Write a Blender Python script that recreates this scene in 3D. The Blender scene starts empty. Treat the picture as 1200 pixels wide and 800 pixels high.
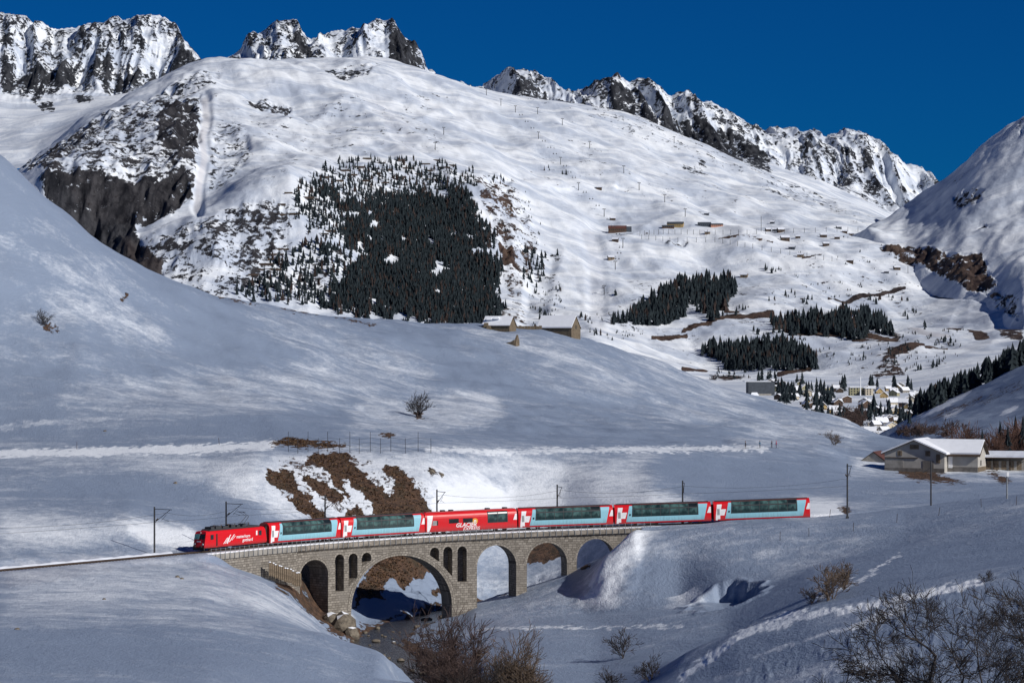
import bpy, bmesh, math, random
import numpy as np
from mathutils import Vector, Matrix

# ------------------------------------------------------------------ scene, camera, sky, sun
S = bpy.context.scene
COL = S.collection
R = math.radians
EYE = 33.0                     # camera height over the rails' zero level
F = 3333.333                   # focal length in photograph pixels (100 mm on 36 mm)

cam_d = bpy.data.cameras.new('camera'); cam_d.lens = 100; cam_d.sensor_width = 36
cam_d.clip_start = 1.0; cam_d.clip_end = 30000
cam = bpy.data.objects.new('camera', cam_d); COL.objects.link(cam)
cam.location = (0, 0, EYE); cam.rotation_euler = (R(90), 0, 0)
S.camera = cam

SUN_EL, SUN_AZ = 31.0, 36.0    # elevation; angle behind the picture plane, from the right
sx, sy, sz = (math.cos(R(SUN_EL)) * math.cos(R(SUN_AZ)), -math.cos(R(SUN_EL)) * math.sin(R(SUN_AZ)), math.sin(R(SUN_EL)))
W = bpy.data.worlds.new('World'); S.world = W; W.use_nodes = True
wn = W.node_tree.nodes; wl = W.node_tree.links
wn.clear()
sky = wn.new('ShaderNodeTexSky'); sky.sky_type = 'NISHITA'; sky.sun_disc = False
sky.sun_elevation = R(SUN_EL); sky.sun_rotation = math.atan2(sx, sy)
sky.altitude = 2500; sky.air_density = 1.0; sky.dust_density = 0.0; sky.ozone_density = 3.0
tint = wn.new('ShaderNodeMix'); tint.data_type = 'RGBA'; tint.blend_type = 'MULTIPLY'; tint.inputs[0].default_value = 1.0
tint.inputs[7].default_value = (0.004, 0.145, 0.36, 1)     # deep polarised alpine blue
bg = wn.new('ShaderNodeBackground'); bg.inputs[1].default_value = 0.1
wo = wn.new('ShaderNodeOutputWorld')
wl.new(sky.outputs[0], tint.inputs[6]); wl.new(tint.outputs[2], bg.inputs[0]); wl.new(bg.outputs[0], wo.inputs[0])

sun_d = bpy.data.lights.new('sun', 'SUN'); sun_d.energy = 4.2; sun_d.angle = R(0.5); sun_d.color = (1.0, 0.97, 0.93)
sun = bpy.data.objects.new('sun', sun_d); COL.objects.link(sun)
sun.rotation_euler = Vector((sx, sy, sz)).to_track_quat('Z', 'Y').to_euler()

S.view_settings.view_transform = 'Standard'; S.view_settings.look = 'None'
S.view_settings.exposure = 0.0; S.view_settings.gamma = 1.0
S.render.resolution_x = 1024; S.render.resolution_y = 682

rng = random.Random(7)
nrng = np.random.RandomState(11)

# ------------------------------------------------------------------ small helpers
def tag(o, label=None, cat=None, group=None, kind=None):
    if label: o['label'] = label
    if cat: o['category'] = cat
    if group: o['group'] = group
    if kind: o['kind'] = kind
    return o

def empty(name, loc=(0, 0, 0), rz=0.0):
    o = bpy.data.objects.new(name, None); COL.objects.link(o)
    o.location = loc; o.rotation_euler = (0, 0, rz); o.empty_display_size = 0.5
    return o

def kids(o):
    return [c for c in o.children]

def copy_tree(o, parent=None):
    c = o.copy(); COL.objects.link(c)
    if parent: c.parent = parent
    for ch in kids(o): copy_tree(ch, c)
    return c

def at(u, v, Y):
    """point seen at pixel u,v of the photograph at distance Y"""
    return Vector(((u - 600) / F * Y, Y, EYE - (v - 400) / F * Y))

class MB:
    """collects shapes, links them as one mesh object"""
    def __init__(s): s.v = []; s.f = []; s.m = []; s.uv = []
    def add(s, vs, fs, mi=0, uvs=None):
        b = len(s.v); s.v += [tuple(p) for p in vs]
        for k, f in enumerate(fs):
            s.f.append([b + i for i in f]); s.m.append(mi)
            s.uv.append(uvs[k] if uvs else None)
        return s
    def box(s, c, d, rz=0.0, mi=0, taper=1.0):
        hx, hy, hz = d[0] / 2, d[1] / 2, d[2] / 2
        ca, sa = math.cos(rz), math.sin(rz); vs = []
        for zz, t in ((-hz, 1.0), (hz, taper)):
            for xx, yy in ((-hx, -hy), (hx, -hy), (hx, hy), (-hx, hy)):
                xx *= t; yy *= t
                vs.append((c[0] + xx * ca - yy * sa, c[1] + xx * sa + yy * ca, c[2] + zz))
        return s.add(vs, [(3, 2, 1, 0), (4, 5, 6, 7), (0, 1, 5, 4), (1, 2, 6, 5), (2, 3, 7, 6), (3, 0, 4, 7)], mi)
    def tube(s, p, q, r0, r1=None, n=6, mi=0, cap=True):
        r1 = r0 if r1 is None else r1
        p = Vector(p); q = Vector(q); d = q - p
        if d.length < 1e-6: return s
        d.normalize(); a = Vector((0, 0, 1)) if abs(d.z) < 0.9 else Vector((1, 0, 0))
        e = d.cross(a).normalized(); g = d.cross(e)
        vs = []
        for c, r in ((p, r0), (q, r1)):
            for k in range(n):
                t = 2 * math.pi * k / n
                vs.append(c + e * (r * math.cos(t)) + g * (r * math.sin(t)))
        fs = [(k, (k + 1) % n, n + (k + 1) % n, n + k) for k in range(n)]
        if cap: fs += [tuple(range(n - 1, -1, -1)), tuple(range(n, 2 * n))]
        return s.add(vs, fs, mi)
    def prism(s, poly, y0, y1, mi=0):
        """polygon in x,z pushed along y"""
        n = len(poly)
        vs = [(x, y0, z) for x, z in poly] + [(x, y1, z) for x, z in poly]
        fs = [tuple(range(n)), tuple(range(2 * n - 1, n - 1, -1))]
        fs += [((k + 1) % n, k, n + k, n + (k + 1) % n) for k in range(n)]
        return s.add(vs, fs, mi)
    def prism_x(s, poly, x0, x1, mi=0):
        """polygon in y,z pushed along x"""
        n = len(poly)
        vs = [(x0, y, z) for y, z in poly] + [(x1, y, z) for y, z in poly]
        fs = [tuple(range(n - 1, -1, -1)), tuple(range(n, 2 * n))]
        fs += [(k, (k + 1) % n, n + (k + 1) % n, n + k) for k in range(n)]
        return s.add(vs, fs, mi)
    def mesh(s, name, mats, smooth=False):
        me = bpy.data.meshes.new(name); me.from_pydata(s.v, [], s.f)
        if not isinstance(mats, (list, tuple)): mats = [mats]
        for m in mats: me.materials.append(m)
        if len(mats) > 1: me.polygons.foreach_set('material_index', s.m)
        if any(u is not None for u in s.uv):
            l = me.uv_layers.new(name='uv'); flat = []
            for f, u in zip(s.f, s.uv):
                flat += (list(u) if u is not None else [(0, 0)] * len(f))
            l.data.foreach_set('uv', np.array(flat, dtype=np.float32).ravel())
        if smooth: me.polygons.foreach_set('use_smooth', [True] * len(s.f))
        me.update(); return me
    def build(s, name, mats, parent=None, smooth=False):
        o = bpy.data.objects.new(name, s.mesh(name, mats, smooth)); COL.objects.link(o)
        if parent: o.parent = parent
        return o

# ------------------------------------------------------------------ material helpers
class NT:
    def __init__(s, name):
        s.mat = bpy.data.materials.new(name); s.mat.use_nodes = True
        s.t = s.mat.node_tree; s.n = s.t.nodes; s.l = s.t.links
        s.bsdf = s.n['Principled BSDF']
    def new(s, typ, **kw):
        nd = s.n.new(typ)
        for k, val in kw.items(): setattr(nd, k, val)
        return nd
    def link(s, a, b): s.l.new(a, b)
    def val(s, sock, x):
        if hasattr(x, 'default_value') or hasattr(x, 'is_output'): s.link(x, sock)
        else: sock.default_value = x
    def noise(s, vec=None, scale=1.0, detail=5.0, rough=0.55, dist=0.0):
        nd = s.new('ShaderNodeTexNoise'); nd.inputs['Scale'].default_value = scale
        nd.inputs['Detail'].default_value = detail; nd.inputs['Roughness'].default_value = rough
        nd.inputs['Distortion'].default_value = dist
        if vec is not None: s.link(vec, nd.inputs['Vector'])
        return nd.outputs[0]
    def mapping(s, vec, scale=(1, 1, 1), rot=(0, 0, 0)):
        nd = s.new('ShaderNodeMapping', vector_type='POINT')
        nd.inputs['Scale'].default_value = scale; nd.inputs['Rotation'].default_value = rot
        s.link(vec, nd.inputs['Vector']); return nd.outputs[0]
    def math(s, op, a, b=0.0, c=None, clamp=False):
        nd = s.new('ShaderNodeMath', operation=op); nd.use_clamp = clamp
        s.val(nd.inputs[0], a); s.val(nd.inputs[1], b)
        if c is not None: s.val(nd.inputs[2], c)
        return nd.outputs[0]
    def step(s, x, lo, hi):
        nd = s.new('ShaderNodeMapRange', interpolation_type='SMOOTHSTEP')
        s.val(nd.inputs[0], x); s.val(nd.inputs[1], lo); s.val(nd.inputs[2], hi)
        return nd.outputs[0]
    def mix(s, f, a, b):
        nd = s.new('ShaderNodeMix', data_type='RGBA')
        s.val(nd.inputs[0], f); s.val(nd.inputs[6], a if hasattr(a, 'is_output') else (*a, 1)); s.val(nd.inputs[7], b if hasattr(b, 'is_output') else (*b, 1))
        return nd.outputs[2]
    def pos(s): return s.new('ShaderNodeNewGeometry').outputs['Position']
    def obj(s): return s.new('ShaderNodeTexCoord').outputs['Object']
    def attr(s, name):
        nd = s.new('ShaderNodeAttribute', attribute_name=name)
        sp = s.new('ShaderNodeSeparateColor'); s.link(nd.outputs['Color'], sp.inputs[0])
        return sp.outputs
    def bump(s, h, strength, dist):
        nd = s.new('ShaderNodeBump'); nd.inputs['Strength'].default_value = strength; nd.inputs['Distance'].default_value = dist
        s.link(h, nd.inputs['Height']); s.link(nd.outputs[0], s.bsdf.inputs['Normal']); return nd
    def base(s, c): s.val(s.bsdf.inputs['Base Color'], c if hasattr(c, 'is_output') else (*c, 1))
    def set(s, rough=None, spec=None, metal=None):
        if rough is not None: s.val(s.bsdf.inputs['Roughness'], rough)
        if spec is not None: s.bsdf.inputs['Specular IOR Level'].default_value = spec
        if metal is not None: s.bsdf.inputs['Metallic'].default_value = metal

def simple(name, c, rough=0.6, var=0.15, scale=2.0, spec=0.4, metal=0.0, bump=0.0):
    """plain colour with slight procedural wear"""
    t = NT(name)
    n = t.noise(t.obj(), scale, 4)
    f = t.step(n, 0.3, 0.7)
    t.base(t.mix(f, tuple(x * (1 - var) for x in c), tuple(min(1, x * (1 + var)) for x in c)))
    t.set(rough, spec, metal)
    if bump: t.bump(n, bump, 0.05)
    return t.mat

M = {}
M['steel'] = simple('dark_steel', (0.035, 0.035, 0.038), 0.6)
M['galv'] = simple('grey_steel', (0.22, 0.23, 0.24), 0.55)
def paint(name, c, rough=0.4):
    t = NT(name); o_ = t.obj(); sp = t.new('ShaderNodeSeparateXYZ'); t.link(o_, sp.inputs[0])
    n = t.noise(t.mapping(o_, (0.7, 1, 0.25)), 1.0, 4, 0.6); n2 = t.noise(t.mapping(o_, (3.0, 1, 0.4)), 1.0, 3, 0.6)
    d = t.math('MULTIPLY', t.step(t.math('ADD', sp.outputs[2], t.math('MULTIPLY', n2, -1.4)), 0.9, -0.5), 0.75)
    d = t.math('ADD', d, t.math('MULTIPLY', t.step(n, 0.5, 0.8), 0.22), clamp=True)
    t.base(t.mix(d, c, tuple(x * 0.45 + 0.03 for x in c))); t.set(t.math('ADD', rough, t.math('MULTIPLY', d, 0.3)), 0.4); return t.mat
M['red'] = paint('red_paint', (0.64, 0.006, 0.012))
M['dark_red'] = simple('deep_red_paint', (0.42, 0.008, 0.02), 0.45, 0.1)
M['blue'] = paint('pale_blue_paint', (0.27, 0.54, 0.63))
M['white'] = simple('white_paint', (0.80, 0.80, 0.80), 0.45, 0.04)
M['grey'] = simple('grey_paint', (0.30, 0.30, 0.30), 0.5)
M['yellow'] = simple('yellow_paint', (0.80, 0.42, 0.04), 0.5, 0.1)
M['black'] = simple('black_underframe', (0.018, 0.017, 0.017), 0.7)
M['roof_dark'] = simple('dark_roof', (0.035, 0.038, 0.04), 0.6)
M['rail'] = simple('rail_steel', (0.09, 0.06, 0.045), 0.5, 0.2, 3, 0.5, 0.6)
M['bark'] = simple('bark', (0.036, 0.029, 0.027), 0.85, 0.35, 3)
M['bark_red'] = simple('reddish_twigs', (0.072, 0.046, 0.040), 0.85, 0.35, 3)
M['bark_tan'] = simple('tan_twigs', (0.12, 0.085, 0.06), 0.85, 0.35, 3)
M['larch'] = simple('bare_larch_twigs', (0.10, 0.05, 0.035), 0.85, 0.3, 2)
M['snow'] = simple('fresh_snow', (0.84, 0.86, 0.90), 0.6, 0.03, 0.7, 0.3, 0, 0.3)
M['snow_cap'] = simple('settled_snow', (0.70, 0.73, 0.80), 0.6, 0.08, 0.5, 0.3, 0, 0.3)
M['timber'] = simple('weathered_timber', (0.16, 0.12, 0.08), 0.8, 0.35, 2.5)
M['wood_dark'] = simple('dark_timber', (0.06, 0.04, 0.028), 0.8, 0.3, 1.5)
M['plaster'] = simple('grey_plaster', (0.40, 0.375, 0.335), 0.8, 0.12, 0.5)
M['plaster_lo'] = simple('dark_plinth', (0.16, 0.145, 0.13), 0.85, 0.25, 0.8)
M['rust_roof'] = simple('rusty_roof', (0.10, 0.040, 0.032), 0.7, 0.25, 0.8)
M['ochre'] = simple('ochre_render', (0.38, 0.27, 0.12), 0.8, 0.12, 0.4)
M['brownwood'] = simple('brown_chalet_wood', (0.085, 0.050, 0.033), 0.8, 0.25, 0.6)
M['cream'] = simple('cream_render', (0.55, 0.48, 0.36), 0.8, 0.08, 0.4)
M['pink'] = simple('salmon_render', (0.5, 0.25, 0.17), 0.8, 0.1, 0.4)
M['slate'] = simple('slate_cladding', (0.055, 0.065, 0.08), 0.7, 0.15, 0.4)
M['olive'] = simple('olive_render', (0.30, 0.28, 0.17), 0.8, 0.12, 0.4)
M['concrete'] = simple('concrete', (0.28, 0.26, 0.23), 0.85, 0.2, 0.7)
M['pane'] = simple('window_glass', (0.02, 0.025, 0.03), 0.15, 0.2, 1, 0.6)

def glass_mat():
    t = NT('tinted_coach_glass')
    o_ = t.obj(); sp = t.new('ShaderNodeSeparateXYZ'); t.link(o_, sp.inputs[0])
    n = t.noise(t.mapping(o_, (0.9, 1, 0.5)), 1.0, 2, 0.5); n2 = t.noise(t.mapping(o_, (1.7, 1, 0.6)), 1.0, 1)
    low = t.step(t.math('ADD', sp.outputs[2], t.math('MULTIPLY', n2, -1.1)), 1.9, 1.45)      # seat backs behind the lower glass
    f = t.math('MULTIPLY', t.step(n, 0.30, 0.72), t.math('SUBTRACT', 1.0, t.math('MULTIPLY', low, 0.85)))
    t.base(t.mix(f, (0.012, 0.026, 0.028), (0.085, 0.165, 0.155)))
    t.set(0.12, 0.5)
    return t.mat
M['glass'] = glass_mat()
M['glass_dark'] = simple('smoked_roof_glass', (0.012, 0.018, 0.02), 0.2, 0.3, 1.0, 0.5)
M['glass_teal'] = simple('teal_windscreen', (0.10, 0.24, 0.24), 0.12, 0.1, 1.0, 0.6)

def rock_mat(name, a, b, c):
    t = NT(name); p = t.obj()
    n = t.noise(p, 1.2, 6, 0.65); n2 = t.noise(p, 4.0, 4)
    col = t.mix(t.step(n, 0.35, 0.65), a, b)
    col = t.mix(t.step(n2, 0.55, 0.75), col, c)
    t.base(col); t.set(0.85, 0.25); t.bump(n2, 0.6, 0.15)
    return t.mat
M['boulder'] = rock_mat('wet_boulder', (0.09, 0.075, 0.06), (0.20, 0.17, 0.13), (0.06, 0.055, 0.05))
M['rubble'] = rock_mat('rubble_stone', (0.12, 0.092, 0.062), (0.18, 0.14, 0.095), (0.075, 0.058, 0.042))

def conifer_mat(name, a, b):
    t = NT(name)
    n = t.noise(t.pos(), 0.35, 4, 0.7); r = t.new('ShaderNodeObjectInfo').outputs['Random']
    f = t.step(t.math('ADD', n, t.math('MULTIPLY', r, 0.25)), 0.35, 0.85)
    t.base(t.mix(f, a, b)); t.set(0.85, 0.15)
    return t.mat
M['needle'] = conifer_mat('conifer_needles', (0.008, 0.013, 0.018), (0.022, 0.031, 0.035))

def stone_mat(name, wmul=1.0):
    t = NT(name)
    uv = t.new('ShaderNodeUVMap', uv_map='uv').outputs[0]
    nz = t.noise(uv, 0.9, 3); nb = t.noise(uv, 0.16, 4, 0.6); nf = t.noise(uv, 3.2, 3)
    w = t.new('ShaderNodeVectorMath', operation='ADD')
    t.link(uv, w.inputs[0])
    cc = t.new('ShaderNodeCombineXYZ'); t.val(cc.inputs[0], t.math('MULTIPLY', nf, 0.16)); t.val(cc.inputs[1], t.math('MULTIPLY', nz, 0.12))
    t.link(cc.outputs[0], w.inputs[1])
    br = t.new('ShaderNodeTexBrick'); t.link(w.outputs[0], br.inputs['Vector'])
    br.offset = 0.42; br.offset_frequency = 3; br.squash_frequency = 5; br.squash = 1.0
    br.inputs['Scale'].default_value = 1.0; br.inputs['Brick Width'].default_value = 0.78 * wmul; br.inputs['Row Height'].default_value = 0.42
    br.inputs['Mortar Size'].default_value = 0.035; br.inputs['Mortar Smooth'].default_value = 0.3; br.inputs['Bias'].default_value = -0.1
    br.inputs['Color1'].default_value = (0.315, 0.282, 0.24, 1); br.inputs['Color2'].default_value = (0.165, 0.145, 0.12, 1)
    br.inputs['Mortar'].default_value = (0.085, 0.076, 0.066, 1)
    col = t.mix(t.step(nb, 0.48, 0.72), br.outputs[0], (0.21, 0.19, 0.165))
    col = t.mix(t.math('MULTIPLY', t.step(nf, 0.55, 0.7), 0.45), col, (0.11, 0.095, 0.08))
    streak = t.noise(t.mapping(uv, (0.9, 0.10, 1)), 1.0, 4, 0.6)
    col = t.mix(t.math('MULTIPLY', t.step(streak, 0.56, 0.72), 0.45), col, (0.13, 0.115, 0.10))
    t.base(col); t.set(0.9, 0.2)
    h = t.math('ADD', t.math('MULTIPLY', br.outputs[1], -1.0), t.math('MULTIPLY', nf, 0.6))
    t.bump(h, 0.7, 0.10)
    return t.mat
M['stone'] = stone_mat('granite_masonry')
M['ring'] = stone_mat('granite_voussoirs', 0.75)

# ------------------------------------------------------------------ numpy noise
def _hash(ix, iy, seed):
    n = (ix.astype(np.int64) * 374761393 + iy.astype(np.int64) * 668265263 + seed * 974711) & 0x7fffffff
    n = ((n ^ (n >> 13)) * 1274126177) & 0x7fffffff
    return ((n ^ (n >> 16)) & 0xffff) / 65535.0 * 2 * np.pi
def pn(x, y, seed=0):
    x0 = np.floor(x); y0 = np.floor(y); fx = x - x0; fy = y - y0
    def g(dx, dy):
        a = _hash(x0 + dx, y0 + dy, seed); return np.cos(a) * (fx - dx) + np.sin(a) * (fy - dy)
    sx_ = fx * fx * fx * (fx * (fx * 6 - 15) + 10); sy_ = fy * fy * fy * (fy * (fy * 6 - 15) + 10)
    a = g(0, 0) * (1 - sx_) + g(1, 0) * sx_; b = g(0, 1) * (1 - sx_) + g(1, 1) * sx_
    return (a * (1 - sy_) + b * sy_) * 1.5
def fbm(x, y, o=4, seed=0, gain=0.5):
    t = np.zeros(np.broadcast(x, y).shape); a = 1.0
    for k in range(o):
        t += a * pn(x * 2 ** k, y * 2 ** k, seed + k * 17); a *= gain
    return t
def ridged(x, y, o=4, seed=0, gain=0.5):
    t = np.zeros(np.broadcast(x, y).shape); a = 1.0
    for k in range(o):
        t += a * (1 - np.abs(pn(x * 2 ** k, y * 2 ** k, seed + k * 31)) * 1.6); a *= gain
    return t
def sstep(a, b, x):
    t = np.clip((x - a) / (b - a), 0, 1); return t * t * (3 - 2 * t)

# ------------------------------------------------------------------ terrain sheets
UG = np.arange(-520.0, 1721.0, 2.0)
def knots(curve, sigma):
    u = np.array([c[0] for c in curve], float); Y = np.array([c[1] for c in curve], float)
    z = np.array([c[3] if len(c) > 3 else EYE - (c[2] - 400) / F * c[1] for c in curve], float)
    Yg = np.interp(UG, u, Y); zg = np.interp(UG, u, z)
    if sigma:
        k = np.arange(-int(3 * sigma / 2) - 1, int(3 * sigma / 2) + 2) * 2.0; w = np.exp(-k * k / (2 * sigma * sigma)); w /= w.sum(); p = len(k) // 2
        Yg = np.convolve(np.pad(Yg, p, mode='edge'), w, 'valid'); zg = np.convolve(np.pad(zg, p, mode='edge'), w, 'valid')
    return Yg, zg

class Sheet:
    def __init__(s, us, rows, curves, sigma=5.0):
        s.us = np.asarray(us, float)
        K = [knots(c, sg) for c, sg in [(c, sigma) if not isinstance(c, tuple) else c for c in curves]]
        Yk = np.array([np.interp(s.us, UG, k[0]) for k in K]); Zk = np.array([np.interp(s.us, UG, k[1]) for k in K])
        for i in range(1, len(Yk)): Yk[i] = np.maximum(Yk[i], Yk[i - 1] + 2.0)
        h = np.diff(Yk, axis=0); d = np.diff(Zk, axis=0) / h
        m = np.zeros_like(Zk)
        w1 = 2 * h[1:] + h[:-1]; w2 = h[1:] + 2 * h[:-1]
        ok = d[1:] * d[:-1] > 0
        with np.errstate(divide='ignore', invalid='ignore'):
            hm = (w1 + w2) / (w1 / d[:-1] + w2 / d[1:])
        m[1:-1] = np.where(ok, hm, 0); m[0] = d[0]; m[-1] = d[-1]
        rows = np.asarray(rows, float)
        if rows.ndim == 1: rows = np.repeat(rows[:, None], len(s.us), 1)
        s.Y = rows
        idx = np.zeros(s.Y.shape, int)
        for i in range(1, len(Yk) - 1): idx += (s.Y >= Yk[i][None, :])
        ta = np.take_along_axis
        y0 = ta(Yk, idx, 0); y1 = ta(Yk, idx + 1, 0); z0 = ta(Zk, idx, 0); z1 = ta(Zk, idx + 1, 0); m0 = ta(m, idx, 0); m1 = ta(m, idx + 1, 0)
        hh = y1 - y0; t = np.clip((s.Y - y0) / hh, 0, 1)
        s.Z = (2 * t**3 - 3 * t**2 + 1) * z0 + (t**3 - 2 * t**2 + t) * hh * m0 + (-2 * t**3 + 3 * t**2) * z1 + (t**3 - t**2) * hh * m1
        s.X = (s.us[None, :] - 600) / F * s.Y
        s.mask = np.zeros(s.Z.shape + (4,))
    def pix(s):
        return np.repeat(s.us[None, :], s.Y.shape[0], 0), 400 - (s.Z - EYE) / s.Y * F
    def hit(s, u, v):
        """ground point seen at pixel u,v on this sheet"""
        j = np.clip(np.searchsorted(s.us, u) - 1, 0, len(s.us) - 2); f = (u - s.us[j]) / (s.us[j + 1] - s.us[j])
        Y = s.Y[:, j] * (1 - f) + s.Y[:, j + 1] * f; Z = s.Z[:, j] * (1 - f) + s.Z[:, j + 1] * f
        vv = 400 - (Z - EYE) / Y * F
        k = np.argmax(vv <= v)
        if vv[k] > v: k = int(np.argmin(vv))
        if k == 0: y = Y[0]
        else:
            g = np.clip((vv[k - 1] - v) / max(vv[k - 1] - vv[k], 1e-6), 0, 1); y = Y[k - 1] + (Y[k] - Y[k - 1]) * g
        return Vector(((u - 600) / F * y, y, float(np.interp(y, Y, Z))))
    def height(s, x, y):
        u = 600 + x / y * F
        j = int(np.clip(np.searchsorted(s.us, u) - 1, 0, len(s.us) - 2)); f = (u - s.us[j]) / (s.us[j + 1] - s.us[j])
        return float(np.interp(y, s.Y[:, j], s.Z[:, j]) * (1 - f) + np.interp(y, s.Y[:, j + 1], s.Z[:, j + 1]) * f)
    def build(s, name, mat):
        nr, nu = s.Z.shape
        co = np.stack([s.X, s.Y, s.Z], -1).reshape(-1, 3).astype(np.float32)
        i = np.arange(nr * nu).reshape(nr, nu)
        q = np.stack([i[:-1, :-1], i[:-1, 1:], i[1:, 1:], i[1:, :-1]], -1).reshape(-1, 4)
        me = bpy.data.meshes.new(name)
        me.vertices.add(len(co)); me.vertices.foreach_set('co', co.ravel())
        me.loops.add(q.size); me.loops.foreach_set('vertex_index', q.ravel().astype(np.int32))
        me.polygons.add(len(q)); me.polygons.foreach_set('loop_start', np.arange(0, q.size, 4, dtype=np.int32))
        me.polygons.foreach_set('use_smooth', np.ones(len(q), bool))
        a = me.attributes.new('mask', 'FLOAT_COLOR', 'POINT'); a.data.foreach_set('color', s.mask.reshape(-1).astype(np.float32))
        me.update(); me.validate()
        me.materials.append(mat)
        o = bpy.data.objects.new(name, me); COL.objects.link(o)
        return o

def poly_sd(U, V, poly, margin):
    """signed distance in pixels, positive inside; -margin outside the box"""
    p = np.array(poly, float); out = np.full(U.shape, -float(margin))
    sel = (U > p[:, 0].min() - margin) & (U < p[:, 0].max() + margin) & (V > p[:, 1].min() - margin) & (V < p[:, 1].max() + margin)
    if not sel.any(): return out
    x = U[sel]; y = V[sel]; d = np.full(x.shape, 1e9); ins = np.zeros(x.shape, bool)
    for k in range(len(p)):
        a = p[k]; b = p[(k + 1) % len(p)]; e = b - a; L = e @ e
        t = np.clip(((x - a[0]) * e[0] + (y - a[1]) * e[1]) / max(L, 1e-9), 0, 1)
        d = np.minimum(d, np.hypot(x - a[0] - t * e[0], y - a[1] - t * e[1]))
        if a[1] != b[1]:
            c = ((a[1] > y) != (b[1] > y)) & (x < (b[0] - a[0]) * (y - a[1]) / (b[1] - a[1]) + a[0]); ins ^= c
    out[sel] = np.clip(np.where(ins, d, -d), -margin, None); return out
def in_poly(u, v, poly):
    r = False; n = len(poly)
    for k in range(n):
        a = poly[k]; b = poly[(k + 1) % n]
        if (a[1] > v) != (b[1] > v) and u < (b[0] - a[0]) * (v - a[1]) / (b[1] - a[1]) + a[0]: r = not r
    return r
def line_sd(U, V, pts, w):
    """1 on a polyline, fading to 0 at w pixels"""
    out = np.zeros(U.shape); p = np.array(pts, float)
    sel = (U > p[:, 0].min() - w) & (U < p[:, 0].max() + w) & (V > p[:, 1].min() - w) & (V < p[:, 1].max() + w)
    if not sel.any(): return out
    x = U[sel]; y = V[sel]; d = np.full(x.shape, 1e9)
    for a, b in zip(p[:-1], p[1:]):
        e = b - a; t = np.clip(((x - a[0]) * e[0] + (y - a[1]) * e[1]) / max(e @ e, 1e-9), 0, 1)
        d = np.minimum(d, np.hypot(x - a[0] - t * e[0], y - a[1] - t * e[1]))
    out[sel] = 1 - sstep(w * 0.35, w, d); return out
def put(ch, poly, dens, soft, U, V, Yr=None, Y=None):
    f = sstep(-soft, soft, poly_sd(U, V, poly, soft + 1)) * dens
    if Yr: f = f * ((Y > Yr[0]) & (Y < Yr[1]))
    np.maximum(ch, f, out=ch)

# ------------------------------------------------------------------ railway line
RK = [(-139, 352, -2.0), (-110, 393, -1.96), (-78.5, 436, -1.92), (-51.2, 474.6, -1.88), (-42.7, 486, -1.76), (-31.1, 500, -1.75), (-16.25, 511, -1.55), (0.62, 518, -1.15),
      (18.5, 522, -0.75), (36.8, 523.2, -0.2), (54.8, 524, 0.42), (70.5, 530, 0.95), (86, 541, 1.4), (103, 556, 1.7), (130, 582, 2.2)]
rp = []
for i in range(1, len(RK) - 2):
    p0, p1, p2, p3 = [np.array(RK[i + k], float) for k in (-1, 0, 1, 2)]
    for t in np.linspace(0, 1, 40, endpoint=False):
        rp.append(0.5 * (2 * p1 + (p2 - p0) * t + (2 * p0 - 5 * p1 + 4 * p2 - p3) * t * t + (3 * p1 - p0 - 3 * p2 + p3) * t**3))
rp = np.array(rp); RS = np.concatenate([[0], np.cumsum(np.linalg.norm(np.diff(rp[:, :2], axis=0), axis=1))])
def rail(s, off=0.0, up=0.0):
    """point on the line, off metres to its far side"""
    p = np.array([np.interp(s, RS, rp[:, k]) for k in range(3)])
    a = np.array([np.interp(s - 0.6, RS, rp[:, k]) for k in range(2)]); b = np.array([np.interp(s + 0.6, RS, rp[:, k]) for k in range(2)])
    t = (b - a) / np.linalg.norm(b - a)
    return Vector((p[0] - t[1] * off, p[1] + t[0] * off, p[2] + up))
def rdir(s):
    d = rail(s + 0.5) - rail(s - 0.5); return d.normalized()
_sg = np.linspace(0, RS[-1], 2400)
_tab = {}
def s_of_u(u, off=0.0):
    if off not in _tab:
        pts = [rail(s, off) for s in _sg]; _tab[off] = np.array([600 + p.x / p.y * F for p in pts])
    return float(np.interp(u, _tab[off], _sg))
def rail_dist(X, Y):
    """distance to the line (signed: far side positive), rail height and s, near the line only"""
    D = np.full(X.shape, 99.0); Zr = np.zeros(X.shape); Sx = np.zeros(X.shape)
    sel = (Y > 350) & (Y < 590)
    x = X[sel]; y = Y[sel]; d = np.full(x.shape, 99.0); zr = np.zeros(x.shape); ss = np.zeros(x.shape)
    st = 4
    for k in range(0, len(rp) - st, st):
        a = rp[k]; b = rp[k + st]; ex, ey = b[0] - a[0], b[1] - a[1]; L2 = ex * ex + ey * ey
        near = (np.abs(x - a[0]) < 14) & (np.abs(y - a[1]) < 14)
        if not near.any(): continue
        t = np.clip(((x[near] - a[0]) * ex + (y[near] - a[1]) * ey) / L2, 0, 1)
        dx = x[near] - a[0] - t * ex; dy = y[near] - a[1] - t * ey
        dd = np.hypot(dx, dy) * np.sign(-dx * ey + dy * ex)
        cur = d[near]; up = np.abs(dd) < np.abs(cur)
        i = np.where(near)[0][up]
        d[i] = dd[up]; zr[i] = a[2] + (b[2] - a[2]) * t[up]; ss[i] = RS[k] + (RS[k + st] - RS[k]) * t[up]
    D[sel] = d; Zr[sel] = zr; Sx[sel] = ss
    return D, Zr, Sx
S_ABUT = s_of_u(243, -2.3); S_WALL = s_of_u(345, -2.3); S_END = s_of_u(775, -2.3)
S_CUT0 = s_of_u(262, 0); S_CUT1 = s_of_u(748, 0)

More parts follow.
